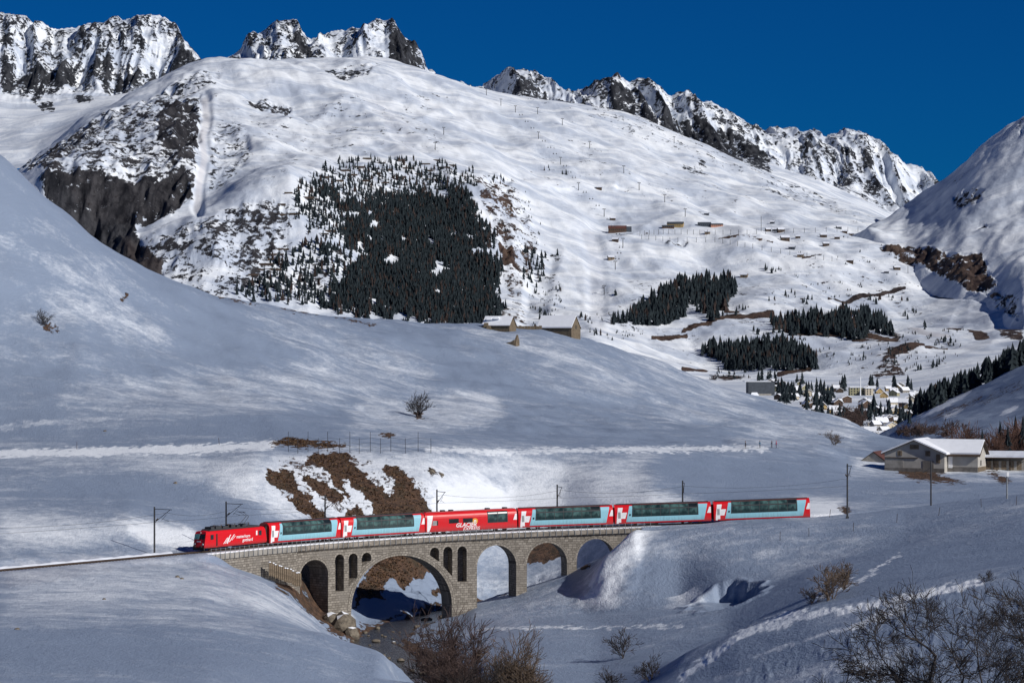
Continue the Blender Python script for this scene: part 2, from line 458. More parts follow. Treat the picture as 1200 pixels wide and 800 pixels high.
# ------------------------------------------------------------------ near valley and hill
us_n = np.concatenate([np.arange(-500, -12, 12), np.arange(-10, 1211, 1.9), np.arange(1216, 1700, 12)])
rows_n = np.concatenate([np.linspace(8, 220, 26, endpoint=False), np.linspace(220, 390, 85, endpoint=False), np.linspace(390, 450, 75, endpoint=False), np.linspace(450, 550, 235, endpoint=False),
                         np.linspace(550, 630, 95, endpoint=False), np.linspace(630, 760, 75, endpoint=False), np.linspace(760, 1260, 150, endpoint=False), np.linspace(1260, 1750, 14)])
Zv = lambda u, Y, z: (u, Y, None, z)
curves_n = [
 [Zv(-500, 8, 31), Zv(1700, 8, 31)],
 [Zv(-500, 120, 14.5), Zv(1700, 120, 14.5)],
 [(-500, 250, 812), (0, 255, 800), (240, 270, 806), (400, 300, 816), (520, 325, 802), (600, 330, 826), (700, 330, 826), (760, 320, 806), (860, 300, 800), (1000, 270, 800), (1200, 250, 800), (1700, 250, 790)],
 [Zv(-500, 330, -1.0), (0, 340, 735), (240, 350, 737), (320, 355, 742), (380, 368, 744), (420, 372, 756), (470, 362, 772), (520, 342, 797), (560, 350, 830), Zv(600, 365, -13.2), Zv(700, 365, -13.4), (760, 345, 802), (800, 340, 775), (860, 335, 747), (950, 335, 717), (1060, 330, 695), (1200, 330, 668), (1700, 330, 560)],
 [Zv(-500, 372, -3), Zv(0, 400, -2.8), Zv(150, 415, -3.0), Zv(240, 430, -3.9), (300, 440, 697), (340, 430, 722), Zv(380, 415, -10.5), Zv(410, 415, -15), Zv(460, 420, -18), Zv(520, 405, -17), Zv(560, 410, -15.2), Zv(600, 420, -14.2), Zv(700, 420, -13.8), Zv(760, 410, -12.0), Zv(850, 400, -9.6), (950, 395, 712), (1060, 395, 684), (1200, 400, 648), (1700, 400, 540)],
 [Zv(-500, 400, -1.5), Zv(0, 450, -0.8), Zv(150, 455, -2.6), Zv(240, 462, -3.2), Zv(300, 468, -6.0), Zv(340, 475, -9.3), Zv(380, 478, -13.5), Zv(430, 478, -17.5), Zv(470, 480, -18), Zv(540, 480, -16), Zv(600, 480, -14.4), Zv(690, 480, -13.4), Zv(720, 476, -12.6), Zv(760, 472, -11.6), Zv(800, 472, -10.8), Zv(850, 452, -9.7), (950, 465, 667), (1060, 465, 640), (1200, 465, 604), (1700, 465, 520)],
 ([Zv(-500, 420, 0), Zv(0, 465, 0.6), Zv(150, 470, -1.2), Zv(240, 477, -2.4), Zv(300, 480, -6.4), Zv(350, 487, -9.8), Zv(380, 490, -13), Zv(400, 494, -14.8), Zv(430, 496, -17.5), Zv(470, 500, -18.2), Zv(540, 503, -16), Zv(555, 503, -14.9), Zv(600, 503, -13.7), Zv(640, 503, -12.4), Zv(668, 503, -11.3), Zv(684, 502, -9.9), Zv(697, 502, -7.4), Zv(708, 502, -5.3), (724, 505, 638), (736, 508, 625), (744, 510, 619), (752, 511, 621), Zv(760, 511, -0.9), Zv(800, 510, -0.6), Zv(850, 510, 0.0), Zv(960, 509, 1.2), Zv(1060, 505, 2.5), (1200, 500, 580), (1700, 500, 490)], 2.5),
 ([Zv(-500, 440, 2), Zv(0, 482, 2.2), Zv(150, 490, 2.6), Zv(215, 492, 0.4), Zv(250, 493, -1.3), Zv(300, 500, -1.6), Zv(335, 507, -3.0), Zv(352, 509, -6.5), Zv(385, 513, -13), Zv(400, 514, -14.5), Zv(430, 516, -17.5), Zv(470, 518, -18), Zv(540, 521, -16), Zv(560, 521, -14.6), Zv(600, 521, -13.2), Zv(660, 520, -9.8), Zv(700, 519, -6.8), Zv(735, 517, -3.4), Zv(760, 516.5, -1.5), Zv(800, 516.5, -0.6), Zv(850, 516.5, 0.2), (960, 516, 606), (1060, 514, 597), (1200, 510, 579), (1700, 508, 480)], 3.0),
 [Zv(-500, 490, 6), (0, 530, 575), Zv(150, 535, 4.6), Zv(240, 535, 3.2), Zv(300, 535, 2.0), Zv(345, 538, -0.6), Zv(380, 540, -4.0), Zv(430, 542, -8.6), Zv(470, 542, -11.5), Zv(520, 544, -14.8), Zv(560, 550, -15.4), Zv(600, 551, -14.8), Zv(660, 548, -12.6), Zv(700, 543, -8.6), Zv(740, 535, -2.6), Zv(800, 533, -0.4), Zv(850, 533, 0.4), Zv(960, 534, 1.0), Zv(1060, 540, 1.2), Zv(1200, 548, 1.8), Zv(1700, 560, 6)],
 [Zv(-500, 540, 8), (0, 560, 550), (150, 562, 550), (240, 565, 550), (300, 574, 537), Zv(330, 578, 8.6), Zv(400, 582, 7.6), Zv(460, 582, 6.6), Zv(500, 580, 4.6), Zv(540, 586, 0.6), Zv(600, 604, -0.8), Zv(660, 600, -1.2), Zv(700, 580, 0.0), Zv(760, 570, 1.9), Zv(850, 578, 1.2), Zv(960, 585, 0.9), Zv(1060, 600, 1.2), Zv(1200, 610, 1.6), Zv(1700, 620, 6)],
 [(-500, 600, 529), (0, 600, 529), (200, 602, 524), (320, 605, 519), (400, 608, 521), (500, 615, 525), (600, 640, 527), (760, 680, 524), (880, 720, 523), (960, 735, 527), (1000, 722, 541), (1030, 706, 549), (1150, 706, 550), (1200, 715, 551), (1700, 715, 540)],
 [Zv(-500, 700, 52), (0, 700, 425), (100, 700, 442), (300, 740, 452), (490, 765, 486), (600, 800, 486), (760, 850, 494), (880, 880, 504), (960, 900, 515), (1010, 900, 519), Zv(1060, 900, 0.0), Zv(1200, 900, 0.0), Zv(1700, 900, 10)],
 [Zv(-500, 820, 140), Zv(-100, 840, 105), (0, 850, 183), (60, 860, 236), (120, 870, 283), (180, 890, 319), (250, 920, 346), (330, 960, 362), (400, 1000, 373), (500, 1050, 380), (560, 1080, 380), (640, 1100, 389), (690, 1120, 398), (760, 1160, 421), (850, 1200, 455), (930, 1200, 476), (990, 1150, 490), (1010, 1100, 502), (1040, 1050, 514), Zv(1100, 1000, -4), Zv(1200, 1000, -4), Zv(1700, 1000, 10)],
 [Zv(-500, 1000, 90), Zv(0, 1050, 60), Zv(400, 1150, 18), Zv(690, 1260, 4), Zv(850, 1340, -12), Zv(930, 1340, -20), Zv(1000, 1250, -18), Zv(1200, 1150, -14), Zv(1700, 1150, 0)],
 [Zv(-500, 1750, -50), Zv(1700, 1750, -50)],
]
near = Sheet(us_n, rows_n, curves_n, 7.0)
U, V = near.pix(); X, Y, Z = near.X, near.Y, near.Z
# rolling relief
hillw = sstep(620, 760, Y)
Z += fbm(X / 34, Y / 34, 3, 3) * (0.30 + 0.9 * hillw) * sstep(40, 200, Y)
Z += fbm((X + Y * 0.3) / 9, Y / 26, 3, 9) * (0.09 + 0.30 * hillw) * sstep(200, 300, Y)
# river channel
RV = [(585, 553), (545, 541), (505, 524), (462, 506), (440, 488), (440, 470), (458, 452), (492, 434), (530, 412), (566, 384), (582, 345), (590, 300)]
rvx = np.array([(u - 600) / F * y for u, y in RV]); rvy = np.array([y for u, y in RV], float)
tt = np.arange(len(rvx)); t2 = np.linspace(0, len(rvx) - 1, 90)
rvx = np.interp(t2, tt, rvx); rvy = np.interp(t2, tt, rvy)
kk = np.array([1, 2, 3, 2, 1]) / 9.0
rvx = np.convolve(np.pad(rvx, 2, mode='edge'), kk, 'valid'); rvy = np.convolve(np.pad(rvy, 2, mode='edge'), kk, 'valid')
WATER = -18.0
sel = (Y > 330) & (Y < 600) & (X > -50) & (X < 20)
x = X[sel]; y = Y[sel]; d = np.full(x.shape, 99.0)
for k in range(len(rvx) - 1):
    ex, ey = rvx[k + 1] - rvx[k], rvy[k + 1] - rvy[k]
    t = np.clip(((x - rvx[k]) * ex + (y - rvy[k]) * ey) / (ex * ex + ey * ey), 0, 1)
    d = np.minimum(d, np.hypot(x - rvx[k] - t * ex, y - rvy[k] - t * ey))
RD = np.full(X.shape, 99.0); RD[sel] = d
d_w = RD + fbm(X / 4, Y / 4, 3, 21) * 1.2
bed = WATER - 0.7 + 0.9 * sstep(2.0, 4.6, d_w) + np.clip(d_w - 4.0, 0, 40) * np.where(Y < 470, 1.05, 0.62)
carve = (Y < 560) | (RD < 5)
kq = np.where(Y < 470, 3.0, 0.8); tgt = np.maximum(bed, Z - 6); hq = np.clip(0.5 + 0.5 * (tgt - Z) / kq, 0, 1)
fadeq = 1 - sstep(11, 15, RD)
Z[:] = np.where(carve & (RD < 15), Z + (tgt * (1 - hq) + Z * hq - kq * hq * (1 - hq) - Z) * fadeq, Z)
Z[:] = np.where((RD < 4.2), np.minimum(Z, bed), Z)
# railway bed
D, Zr, Sx = rail_dist(X, Y)
on_ground = (Sx < S_CUT0) | (Sx > S_CUT1)
w = 1 - sstep(2.1, 5.0, np.abs(D)); w = np.where(on_ground, w, 0)
w *= 1 - sstep(S_ABUT - 1, S_CUT0, Sx) * (D < -2.2) * (Sx < S_CUT1)
Z[:] = Z * (1 - w) + (Zr - 0.22) * w
under = (~on_ground) & (np.abs(D) < 2.9)
Z[:] = np.where(under, np.minimum(Z, Zr - 0.7), Z)
# steep snow lip over the stream at the mound's left end
lip = sstep(-4, 5, poly_sd(U, V, [(690, 702), (700, 668), (716, 645), (730, 628), (744, 619), (760, 622), (770, 650), (760, 700)], 8)) * ((Y > 485) & (Y < 516))
Z += lip * (fbm(X / 2.6, Y / 2.6, 4, 61) * 0.13 + fbm(X / 6, Y / 6, 2, 62) * 0.30)
# wind scoop in the mound
px = at(848, 690, 464).x
ex = (X - px) / 5.9; ey = Y - 462.0; ey = np.where(ey > 0, ey / 10.5, ey / 12.0)
rr = np.hypot(ex * (1 + 0.10 * np.sin(Y * 0.9)), ey) + 0.10 * fbm(X / 3, Y / 3, 2, 33)
pit = 1 - sstep(0.90, 1.03, rr)
Z[:] = Z * (1 - pit) + np.minimum(Z, -10.3 + 0.10 * np.abs(X - px)) * pit
Z += np.exp(-((rr - 1.10) / 0.10) ** 2) * 0.35 * (Y > 440) * (rr < 1.5)
U, V = near.pix()
U0, V0 = U, V
U = U0 + fbm(X / 2.4, Y / 5.0, 4, 81, 0.65) * 5 + fbm(X / 12, Y / 25, 2, 82) * 2.5; V = V0 + fbm(X / 2.0, Y / 4.0, 4, 83, 0.65) * 3.2 + fbm(X / 14, Y / 22, 2, 84) * 1.5
# soil / fresh and painted-bright snow / trampled snow maps
soil = near.mask[..., 0]; fresh_lit = near.mask[..., 1]; dirty = near.mask[..., 2]
BK = (500, 640)
for P in ([(310, 553), (316, 550), (339, 552), (347, 561), (351, 572), (364, 585), (380, 600), (388, 612), (365, 610), (346, 594), (337, 584), (344, 582), (342, 575), (326, 571), (314, 564)],
          [(353, 559), (362, 556), (381, 566), (396, 574), (406, 584), (392, 589), (378, 580), (362, 571)],
          [(360, 533), (377, 530), (406, 530), (413, 540), (428, 556), (447, 572), (458, 580), (470, 584), (480, 604), (440, 610), (430, 588), (419, 574), (408, 566), (402, 560), (390, 551), (376, 546), (362, 545)],
          [(376, 545), (392, 550), (404, 566), (412, 582), (404, 580), (392, 564)],
          [(450, 546), (463, 542), (480, 558), (488, 574), (497, 585), (512, 606), (468, 608), (462, 582), (463, 566)],
          [(407, 596), (420, 594), (436, 606), (408, 606)],
          [(414, 715), (422, 682), (440, 655), (470, 640), (500, 640), (508, 655), (498, 676), (486, 677), (472, 692), (463, 678), (446, 690), (452, 704), (430, 700)],
          [(316, 520), (330, 514), (346, 512), (366, 516), (410, 522), (400, 525), (350, 524)],
          [(600, 640), (640, 634), (668, 640), (650, 656), (622, 660)]):
    put(soil, P, 0.92, 2.5, U, V, BK, Y)
put(soil, [(340, 532), (410, 528), (475, 540), (500, 570), (515, 606), (360, 608), (322, 575), (308, 550)], 0.33, 9, U, V, BK, Y)
put(soil, [(498, 550), (506, 547), (520, 554), (518, 560), (502, 560)], 0.62, 3, U, V, BK, Y)
put(soil, [(446, 510), (454, 506), (464, 510), (458, 515)], 0.9, 2, U, V, (600, 700), Y)
put(soil, [(505, 690), (520, 685), (528, 692), (512, 700)], 0.75, 3, U, V, BK, Y)
NK = (330, 516)
put(soil, [(318, 672), (345, 684), (372, 702), (392, 722), (420, 742), (398, 743), (372, 724), (345, 703), (326, 688)], 0.85, 4, U, V, NK, Y)
put(soil, [(384, 715), (412, 726), (425, 745), (405, 748), (386, 738)], 0.95, 4, U, V, NK, Y)
put(soil, [(345, 640), (384, 660), (386, 725), (350, 700)], 0.8, 3, U, V, (470, 530), Y)
put(soil, [(415, 735), (470, 745), (530, 770), (560, 800), (540, 815), (500, 780), (440, 752)], 0.75, 6, U, V, NK, Y)
put(soil, [(480, 740), (520, 730), (580, 780), (590, 815), (540, 815)], 0.42, 8, U, V, NK, Y)
put(soil, [(675, 660), (690, 655), (694, 664), (680, 668)], 0.95, 2, U, V, (500, 530), Y)
put(soil, [(575, 690), (590, 686), (594, 694), (580, 698)], 0.7, 2, U, V, (500, 530), Y)
put(soil, [(1042, 545), (1060, 543), (1092, 552), (1130, 564), (1112, 567), (1072, 563), (1052, 554)], 0.9, 4, U, V, (600, 720), Y)
put(soil, [(1155, 552), (1170, 552), (1190, 566), (1172, 566)], 0.75, 4, U, V, (600, 720), Y)
put(soil, [(985, 592), (998, 594), (992, 602), (984, 600)], 0.85, 2, U, V, (525, 640), Y)
put(soil, [(48, 380), (58, 378), (72, 388), (60, 390)], 0.8, 2.5, U, V, (600, 900), Y)
put(soil, [(140, 346), (150, 345), (149, 352), (142, 352)], 0.8, 2, U, V, (600, 900), Y)
put(soil, [(484, 482), (496, 482), (498, 490), (486, 490)], 0.8, 2, U, V, (600, 900), Y)
# bare turf fringe along the crest line in front of the forest
for a, b in (((245, 343), (300, 357)), ((330, 360), (372, 368)), ((395, 371), (440, 381))):
    np.maximum(soil, line_sd(U, V, [a, b], 3) * 0.55 * (Y > 880) * (Y < 1090), out=soil)
soil *= (1 - 0.0)
bank = sstep(3.0, 5.2, d_w) * (1 - sstep(5.2, 7.2, d_w)) * ((Y > 400) & (Y < 545))
np.maximum(soil, bank * 0.55, out=soil); np.maximum(soil, (RD < 4.3) * 0.97 * (Y < 560), out=soil)
# white snow: fresh drifts, and the brightness of lit banks painted in
put(fresh_lit, [(0, 600), (60, 603), (140, 606), (230, 618), (240, 640), (200, 640), (150, 628), (80, 640), (0, 640)], 0.62, 25, U, V, (450, 560), Y)
put(fresh_lit, [(135, 608), (225, 618), (232, 642), (180, 640), (150, 625)], 1.0, 13, U, V, (450, 560), Y)
put(fresh_lit, [(0, 527), (120, 527), (320, 520), (320, 560), (300, 600), (240, 560), (120, 545), (0, 545)], 0.5, 21, U, V, (540, 640), Y)
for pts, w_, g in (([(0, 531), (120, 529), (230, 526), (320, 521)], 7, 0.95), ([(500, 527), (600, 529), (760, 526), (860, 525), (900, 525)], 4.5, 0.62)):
    np.maximum(fresh_lit, line_sd(U, V, pts, w_) * g * (Y > 560) * (Y < 760), out=fresh_lit)
put(fresh_lit, [(320, 525), (520, 530), (760, 535), (760, 600), (600, 640), (380, 640), (310, 600), (300, 545)], 0.55, 25, U, V, (525, 680), Y)
put(fresh_lit, [(505, 562), (760, 576), (820, 590), (760, 604), (505, 604)], 1.0, 17, U, V, (525, 680), Y)
put(fresh_lit, [(940, 588), (985, 588), (985, 606), (945, 608)], 1.0, 15, U, V, (525, 640), Y)
put(fresh_lit, [(540, 630), (760, 620), (760, 720), (540, 720)], 0.25, 17, U, V, (517, 600), Y)
put(fresh_lit, [(682, 704), (698, 668), (716, 644), (732, 625), (746, 616), (764, 621), (752, 640), (732, 668), (715, 705)], 1.0, 19, U, V, (480, 516), Y)  # left-facing bank: its bright, lit look is painted in as white
put(fresh_lit, [(775, 690), (812, 690), (822, 702), (790, 706)], 0.95, 19, U, V, (430, 480), Y)
put(fresh_lit, [(395, 715), (412, 720), (405, 732), (395, 728)], 0.9, 11, U, V, (470, 516), Y)
put(fresh_lit, [(1000, 530), (1200, 540), (1200, 560), (1000, 552)], 0.6, 17, U, V, (640, 760), Y)
put(fresh_lit, [(0, 655), (230, 655), (330, 690), (380, 735), (200, 735), (0, 728)], 0.42, 37, U, V, (330, 470), Y)
put(fresh_lit, [(860, 520), (1010, 522), (1010, 470), (960, 490), (880, 490)], 0.38, 33, U, V, (700, 1200), Y)
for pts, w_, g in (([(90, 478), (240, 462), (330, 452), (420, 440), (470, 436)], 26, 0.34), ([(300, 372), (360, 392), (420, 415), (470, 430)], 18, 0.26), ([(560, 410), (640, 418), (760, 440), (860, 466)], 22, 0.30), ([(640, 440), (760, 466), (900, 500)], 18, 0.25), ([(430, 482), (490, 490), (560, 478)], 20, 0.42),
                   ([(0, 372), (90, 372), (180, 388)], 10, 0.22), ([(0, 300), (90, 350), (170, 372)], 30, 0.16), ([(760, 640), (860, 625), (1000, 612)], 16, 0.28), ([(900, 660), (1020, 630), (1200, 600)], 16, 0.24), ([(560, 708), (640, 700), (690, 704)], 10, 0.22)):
    np.maximum(fresh_lit, line_sd(U + fbm(X / 40, Y / 60, 3, 91) * 16, V + fbm(X / 30, Y / 50, 3, 92) * 7, pts, w_ * 1.7) * g * 0.72, out=fresh_lit)
# ski tracks and foot trails on the right foreground
for pts, w_, g in (([(560, 737), (700, 735), (800, 733)], 1.6, 0.5), ([(800, 792), (835, 768), (868, 742), (905, 726), (945, 714)], 6, 0.85), ([(868, 742), (900, 736), (960, 718), (1000, 713)], 4, 0.8),
                   ([(1010, 712), (1060, 700), (1110, 690), (1150, 682)], 5, 0.95), ([(960, 700), (1020, 672), (1052, 650)], 2.4, 0.8), ([(1000, 735), (1060, 712)], 7, 0.6),
                   ([(0, 501), (60, 495), (160, 488)], 5, 0.3), ([(880, 770), (960, 745), (1040, 724)], 3, 0.45), ([(830, 800), (900, 772)], 3, 0.4)):
    np.maximum(fresh_lit, line_sd(U, V, pts, w_) * g * (Y < 700), out=fresh_lit)
put(fresh_lit, [(900, 800), (960, 770), (1060, 760), (1060, 800)], 0.3, 25, U, V, (200, 400), Y)
trail = line_sd(U, V, [(800, 792), (835, 768), (868, 742), (905, 726), (945, 714), (1010, 712), (1060, 700), (1150, 682)], 9) * (Y < 420)
Z += trail * fbm(X / 0.7, Y / 1.1, 3, 51) * 0.13
scat = sstep(-20, 20, poly_sd(U, V, [(850, 800), (900, 770), (1000, 735), (1120, 690), (1200, 690), (1200, 800)], 22)) * (Y < 345) * (Y > 200)
Z += scat * np.clip(fbm(X / 1.1, Y / 1.6, 3, 71) - 0.25, 0, 1) * 0.35
put(dirty, [(0, 660), (120, 650), (240, 646), (240, 655), (120, 668), (0, 690)], 0.5, 6, U, V, (400, 500), Y)

sl_ = sstep(0.5, 0.85, soil) * (Y > 480) * (RD > 6)
Z += sl_ * (fbm(X / 1.6, Y / 2.2, 3, 95) * 0.14 - 0.10)

def snow_near_mat():
    t = NT('wind_packed_snow')
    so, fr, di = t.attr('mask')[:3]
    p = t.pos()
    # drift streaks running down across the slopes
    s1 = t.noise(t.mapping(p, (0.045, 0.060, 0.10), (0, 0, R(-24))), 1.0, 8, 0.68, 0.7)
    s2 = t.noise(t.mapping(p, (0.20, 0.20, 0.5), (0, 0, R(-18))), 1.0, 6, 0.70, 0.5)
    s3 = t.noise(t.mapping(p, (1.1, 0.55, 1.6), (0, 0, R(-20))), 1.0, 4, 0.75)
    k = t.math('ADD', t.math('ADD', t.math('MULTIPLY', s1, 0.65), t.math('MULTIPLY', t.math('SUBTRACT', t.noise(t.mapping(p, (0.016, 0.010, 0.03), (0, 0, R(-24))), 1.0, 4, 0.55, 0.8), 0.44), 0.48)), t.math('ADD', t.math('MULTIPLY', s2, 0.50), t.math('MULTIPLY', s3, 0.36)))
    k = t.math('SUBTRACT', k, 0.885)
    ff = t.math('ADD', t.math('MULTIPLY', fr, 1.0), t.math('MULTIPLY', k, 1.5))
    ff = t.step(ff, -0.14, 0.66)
    col = t.mix(ff, (0.235, 0.290, 0.388), (0.84, 0.875, 0.92))  # dim, shaded look of the slopes is put into the blue-grey base
    col = t.mix(t.math('MULTIPLY', di, 0.5), col, (0.34, 0.31, 0.32))
    # bare turf and earth
    n1 = t.math('ADD', t.math('MULTIPLY', t.noise(t.mapping(p, (0.16, 0.10, 0.12)), 1.0, 7, 0.68, 0.6), 0.40), t.math('MULTIPLY', t.noise(t.mapping(p, (1.0, 0.45, 0.35), (0, 0, R(-30))), 1.0, 6, 0.75, 0.6), 0.60))
    sf = t.step(t.math('ADD', so, t.math('MULTIPLY', t.math('SUBTRACT', n1, 0.5), 3.2)), 0.44, 0.56)
    n2 = t.noise(p, 0.8, 6, 0.7); n3 = t.noise(p, 0.25, 4)
    earth = t.mix(t.step(n2, 0.32, 0.68), (0.036, 0.023, 0.017), (0.145, 0.082, 0.050))
    earth = t.mix(t.math('MULTIPLY', t.step(n3, 0.5, 0.7), 0.6), earth, (0.045, 0.038, 0.022))
    sf = t.math('MULTIPLY', sf, t.step(so, 0.05, 0.15))
    col = t.mix(sf, col, earth)
    t.base(col); t.set(t.math('ADD', 0.55, t.math('MULTIPLY', sf, 0.35)), 0.35)
    s4 = t.noise(t.mapping(p, (3.4, 1.3, 3.0), (0, 0, R(-20))), 1.0, 3, 0.7)
    h = t.math('ADD', t.math('ADD', t.math('MULTIPLY', s2, 0.7), t.math('MULTIPLY', s4, 0.22)), t.math('ADD', t.math('MULTIPLY', s3, 0.45), t.math('MULTIPLY', t.math('MULTIPLY', n2, sf), 2.5)))
    t.bump(h, 0.75, 0.55)
    return t.mat
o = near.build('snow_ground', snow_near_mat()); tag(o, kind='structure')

# stream
def water_mat():
    t = NT('dark_stream_water'); p = t.pos()
    n = t.noise(t.mapping(p, (1.0, 0.6, 1)), 1.6, 5, 0.6, 0.6); n2 = t.noise(p, 0.35, 3)
    foam = t.step(t.math('ADD', n, t.math('MULTIPLY', n2, 0.4)), 0.86, 0.98)
    t.base(t.mix(foam, (0.014, 0.016, 0.017), (0.45, 0.48, 0.5))); t.set(0.22, 0.4); t.bump(n, 0.6, 0.25)
    return t.mat
mb = MB(); vs = []; fs = []
for k in range(len(rvx)):
    a = max(k - 1, 0); b = min(k + 1, len(rvx) - 1)
    tx, ty = rvx[b] - rvx[a], rvy[b] - rvy[a]; L = math.hypot(tx, ty); nx, ny = -ty / L, tx / L
    for j in range(7):
        o_ = (j - 3) / 3 * 5.6; vs.append((rvx[k] + nx * o_, rvy[k] + ny * o_, WATER + 0.05 * math.sin(k * 1.3 + j)))
for k in range(len(rvx) - 1):
    for j in range(6): fs.append((k * 7 + j, k * 7 + j + 1, (k + 1) * 7 + j + 1, (k + 1) * 7 + j))
mb.add(vs, fs); o = mb.build('stream_water', water_mat(), smooth=True); tag(o, kind='structure')

# ------------------------------------------------------------------ right-hand hillside beyond the farm
us_r = np.concatenate([np.arange(960, 1215, 2.5), np.arange(1220, 1700, 12)])
curves_r = [
 [Zv(960, 880, -12), Zv(1040, 880, -9), Zv(1100, 860, -4), Zv(1200, 850, -2.5), Zv(1700, 850, 20)],
 [Zv(960, 1050, -22), Zv(1030, 1080, -12), (1060, 1080, 521), (1100, 1050, 514), (1150, 1020, 506), (1200, 1000, 500), (1700, 1000, 330)],
 [Zv(960, 1300, -30), Zv(1030, 1300, -26), (1060, 1280, 508), (1100, 1250, 496), (1150, 1220, 482), (1200, 1200, 468), (1700, 1200, 260)],
 [Zv(960, 1500, -34), (1030, 1480, 512), (1052, 1480, 501), (1075, 1480, 488), (1100, 1480, 476), (1150, 1480, 453), (1200, 1480, 428), (1700, 1480, 180)],
 [Zv(960, 1650, -36), Zv(1050, 1650, -16), (1100, 1650, 478), (1150, 1650, 452), (1200, 1650, 424), (1700, 1650, 170)],
 [Zv(960, 2300, -60), Zv(1700, 2300, -60)]]
side = Sheet(us_r, np.concatenate([np.linspace(850, 1500, 130, endpoint=False), np.linspace(1500, 2300, 14)]), curves_r, 8.0)
side.Z += fbm(side.X / 60, side.Y / 120, 4, 5) * 1.6 + fbm(side.X / 12, side.Y / 40, 3, 6) * 0.5
U, V = side.pix(); Y = side.Y
put(side.mask[..., 0], [(1080, 492), (1110, 476), (1150, 462), (1160, 466), (1115, 488), (1090, 496)], 0.42, 4, U, V)
put(side.mask[..., 0], [(1140, 470), (1200, 440), (1200, 455), (1150, 478)], 0.36, 4, U, V)
for pts, w_ in (([(1080, 487), (1110, 472), (1135, 458)], 3.5), ([(1108, 488), (1126, 480)], 3), ([(1175, 484), (1190, 478)], 3)):
    np.maximum(side.mask[..., 1], line_sd(U + fbm(side.X / 8, side.Y / 30, 3, 8) * 5, V + fbm(side.X / 5, side.Y / 20, 3, 7) * 2.5, pts, w_ * 1.3) * 0.6, out=side.mask[..., 1])
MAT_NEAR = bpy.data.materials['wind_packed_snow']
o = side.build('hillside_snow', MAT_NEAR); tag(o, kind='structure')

# ------------------------------------------------------------------ the big mountain
def snow_far_mat(name='mountain_snow_and_rock'):
    t = NT(name)
    rk, br, sl = t.attr('mask')[:3]
    p = t.pos()
    n1 = t.noise(t.mapping(p, (0.030, 0.018, 0.018)), 1.0, 8, 0.66, 0.4)
    n2 = t.noise(t.mapping(p, (0.09, 0.05, 0.11)), 1.0, 5, 0.68)
    nn = t.math('ADD', t.math('MULTIPLY', n1, 0.5), t.math('MULTIPLY', n2, 0.5))
    x = t.math('ADD', rk, t.math('MULTIPLY', t.math('SUBTRACT', nn, 0.5), 2.7))
    f = t.math('MULTIPLY', t.step(x, 0.50, 0.58), t.step(rk, 0.03, 0.10))
    n3 = t.noise(t.mapping(p, (0.05, 0.03, 0.006)), 1.0, 5, 0.65)
    rock = t.mix(t.step(n3, 0.35, 0.65), (0.012, 0.014, 0.019), (0.058, 0.061, 0.070))
    ck = t.noise(t.mapping(p, (0.09, 0.09, 0.10)), 1.0, 6, 0.75, 1.0)
    rock = t.mix(t.step(ck, 0.56, 0.68), rock, (0.007, 0.008, 0.011))
    rock = t.mix(t.math('MULTIPLY', t.step(ck, 0.40, 0.28), 0.7), rock, (0.12, 0.115, 0.115))
    rock = t.mix(t.math('MULTIPLY', br, 0.85), rock, t.mix(t.step(n3, 0.3, 0.7), (0.05, 0.028, 0.024), (0.16, 0.10, 0.065)))
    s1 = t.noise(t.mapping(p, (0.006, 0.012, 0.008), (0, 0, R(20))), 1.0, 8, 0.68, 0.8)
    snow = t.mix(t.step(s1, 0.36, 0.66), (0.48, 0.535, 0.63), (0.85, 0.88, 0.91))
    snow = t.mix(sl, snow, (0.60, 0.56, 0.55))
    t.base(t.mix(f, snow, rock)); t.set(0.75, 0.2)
    h = t.math('ADD', t.math('MULTIPLY', n1, 0.5), t.math('MULTIPLY', t.math('MULTIPLY', t.math('ADD', n3, ck), f), 2.0))
    t.bump(h, 0.6, 10.0)
    return t.mat
MAT_FAR = snow_far_mat()

us_m = np.concatenate([np.arange(-500, -12, 14), np.arange(-10, 1211, 1.6), np.arange(1220, 1700, 14)])
rows_m = np.concatenate([np.linspace(1300, 3800, 40, endpoint=False), np.linspace(3800, 4700, 90, endpoint=False), np.linspace(4700, 5300, 100, endpoint=False), np.linspace(5300, 7350, 190, endpoint=False), np.linspace(7350, 8300, 8)])
crest_m = [(-500, 7000, 260), (0, 6500, 212), (18, 6500, 200), (60, 6500, 165), (100, 6500, 131), (150, 6700, 109), (200, 6900, 93), (240, 7000, 79), (300, 7100, 73), (370, 7200, 72), (430, 7200, 67), (465, 7200, 74), (500, 7200, 89), (560, 7200, 103), (620, 7200, 116), (700, 7200, 131), (760, 7200, 144), (850, 7200, 180), (920, 7200, 207), (980, 7200, 232), (1040, 7200, 256), (1100, 7100, 268), (1200, 7000, 280), (1700, 7000, 280)]
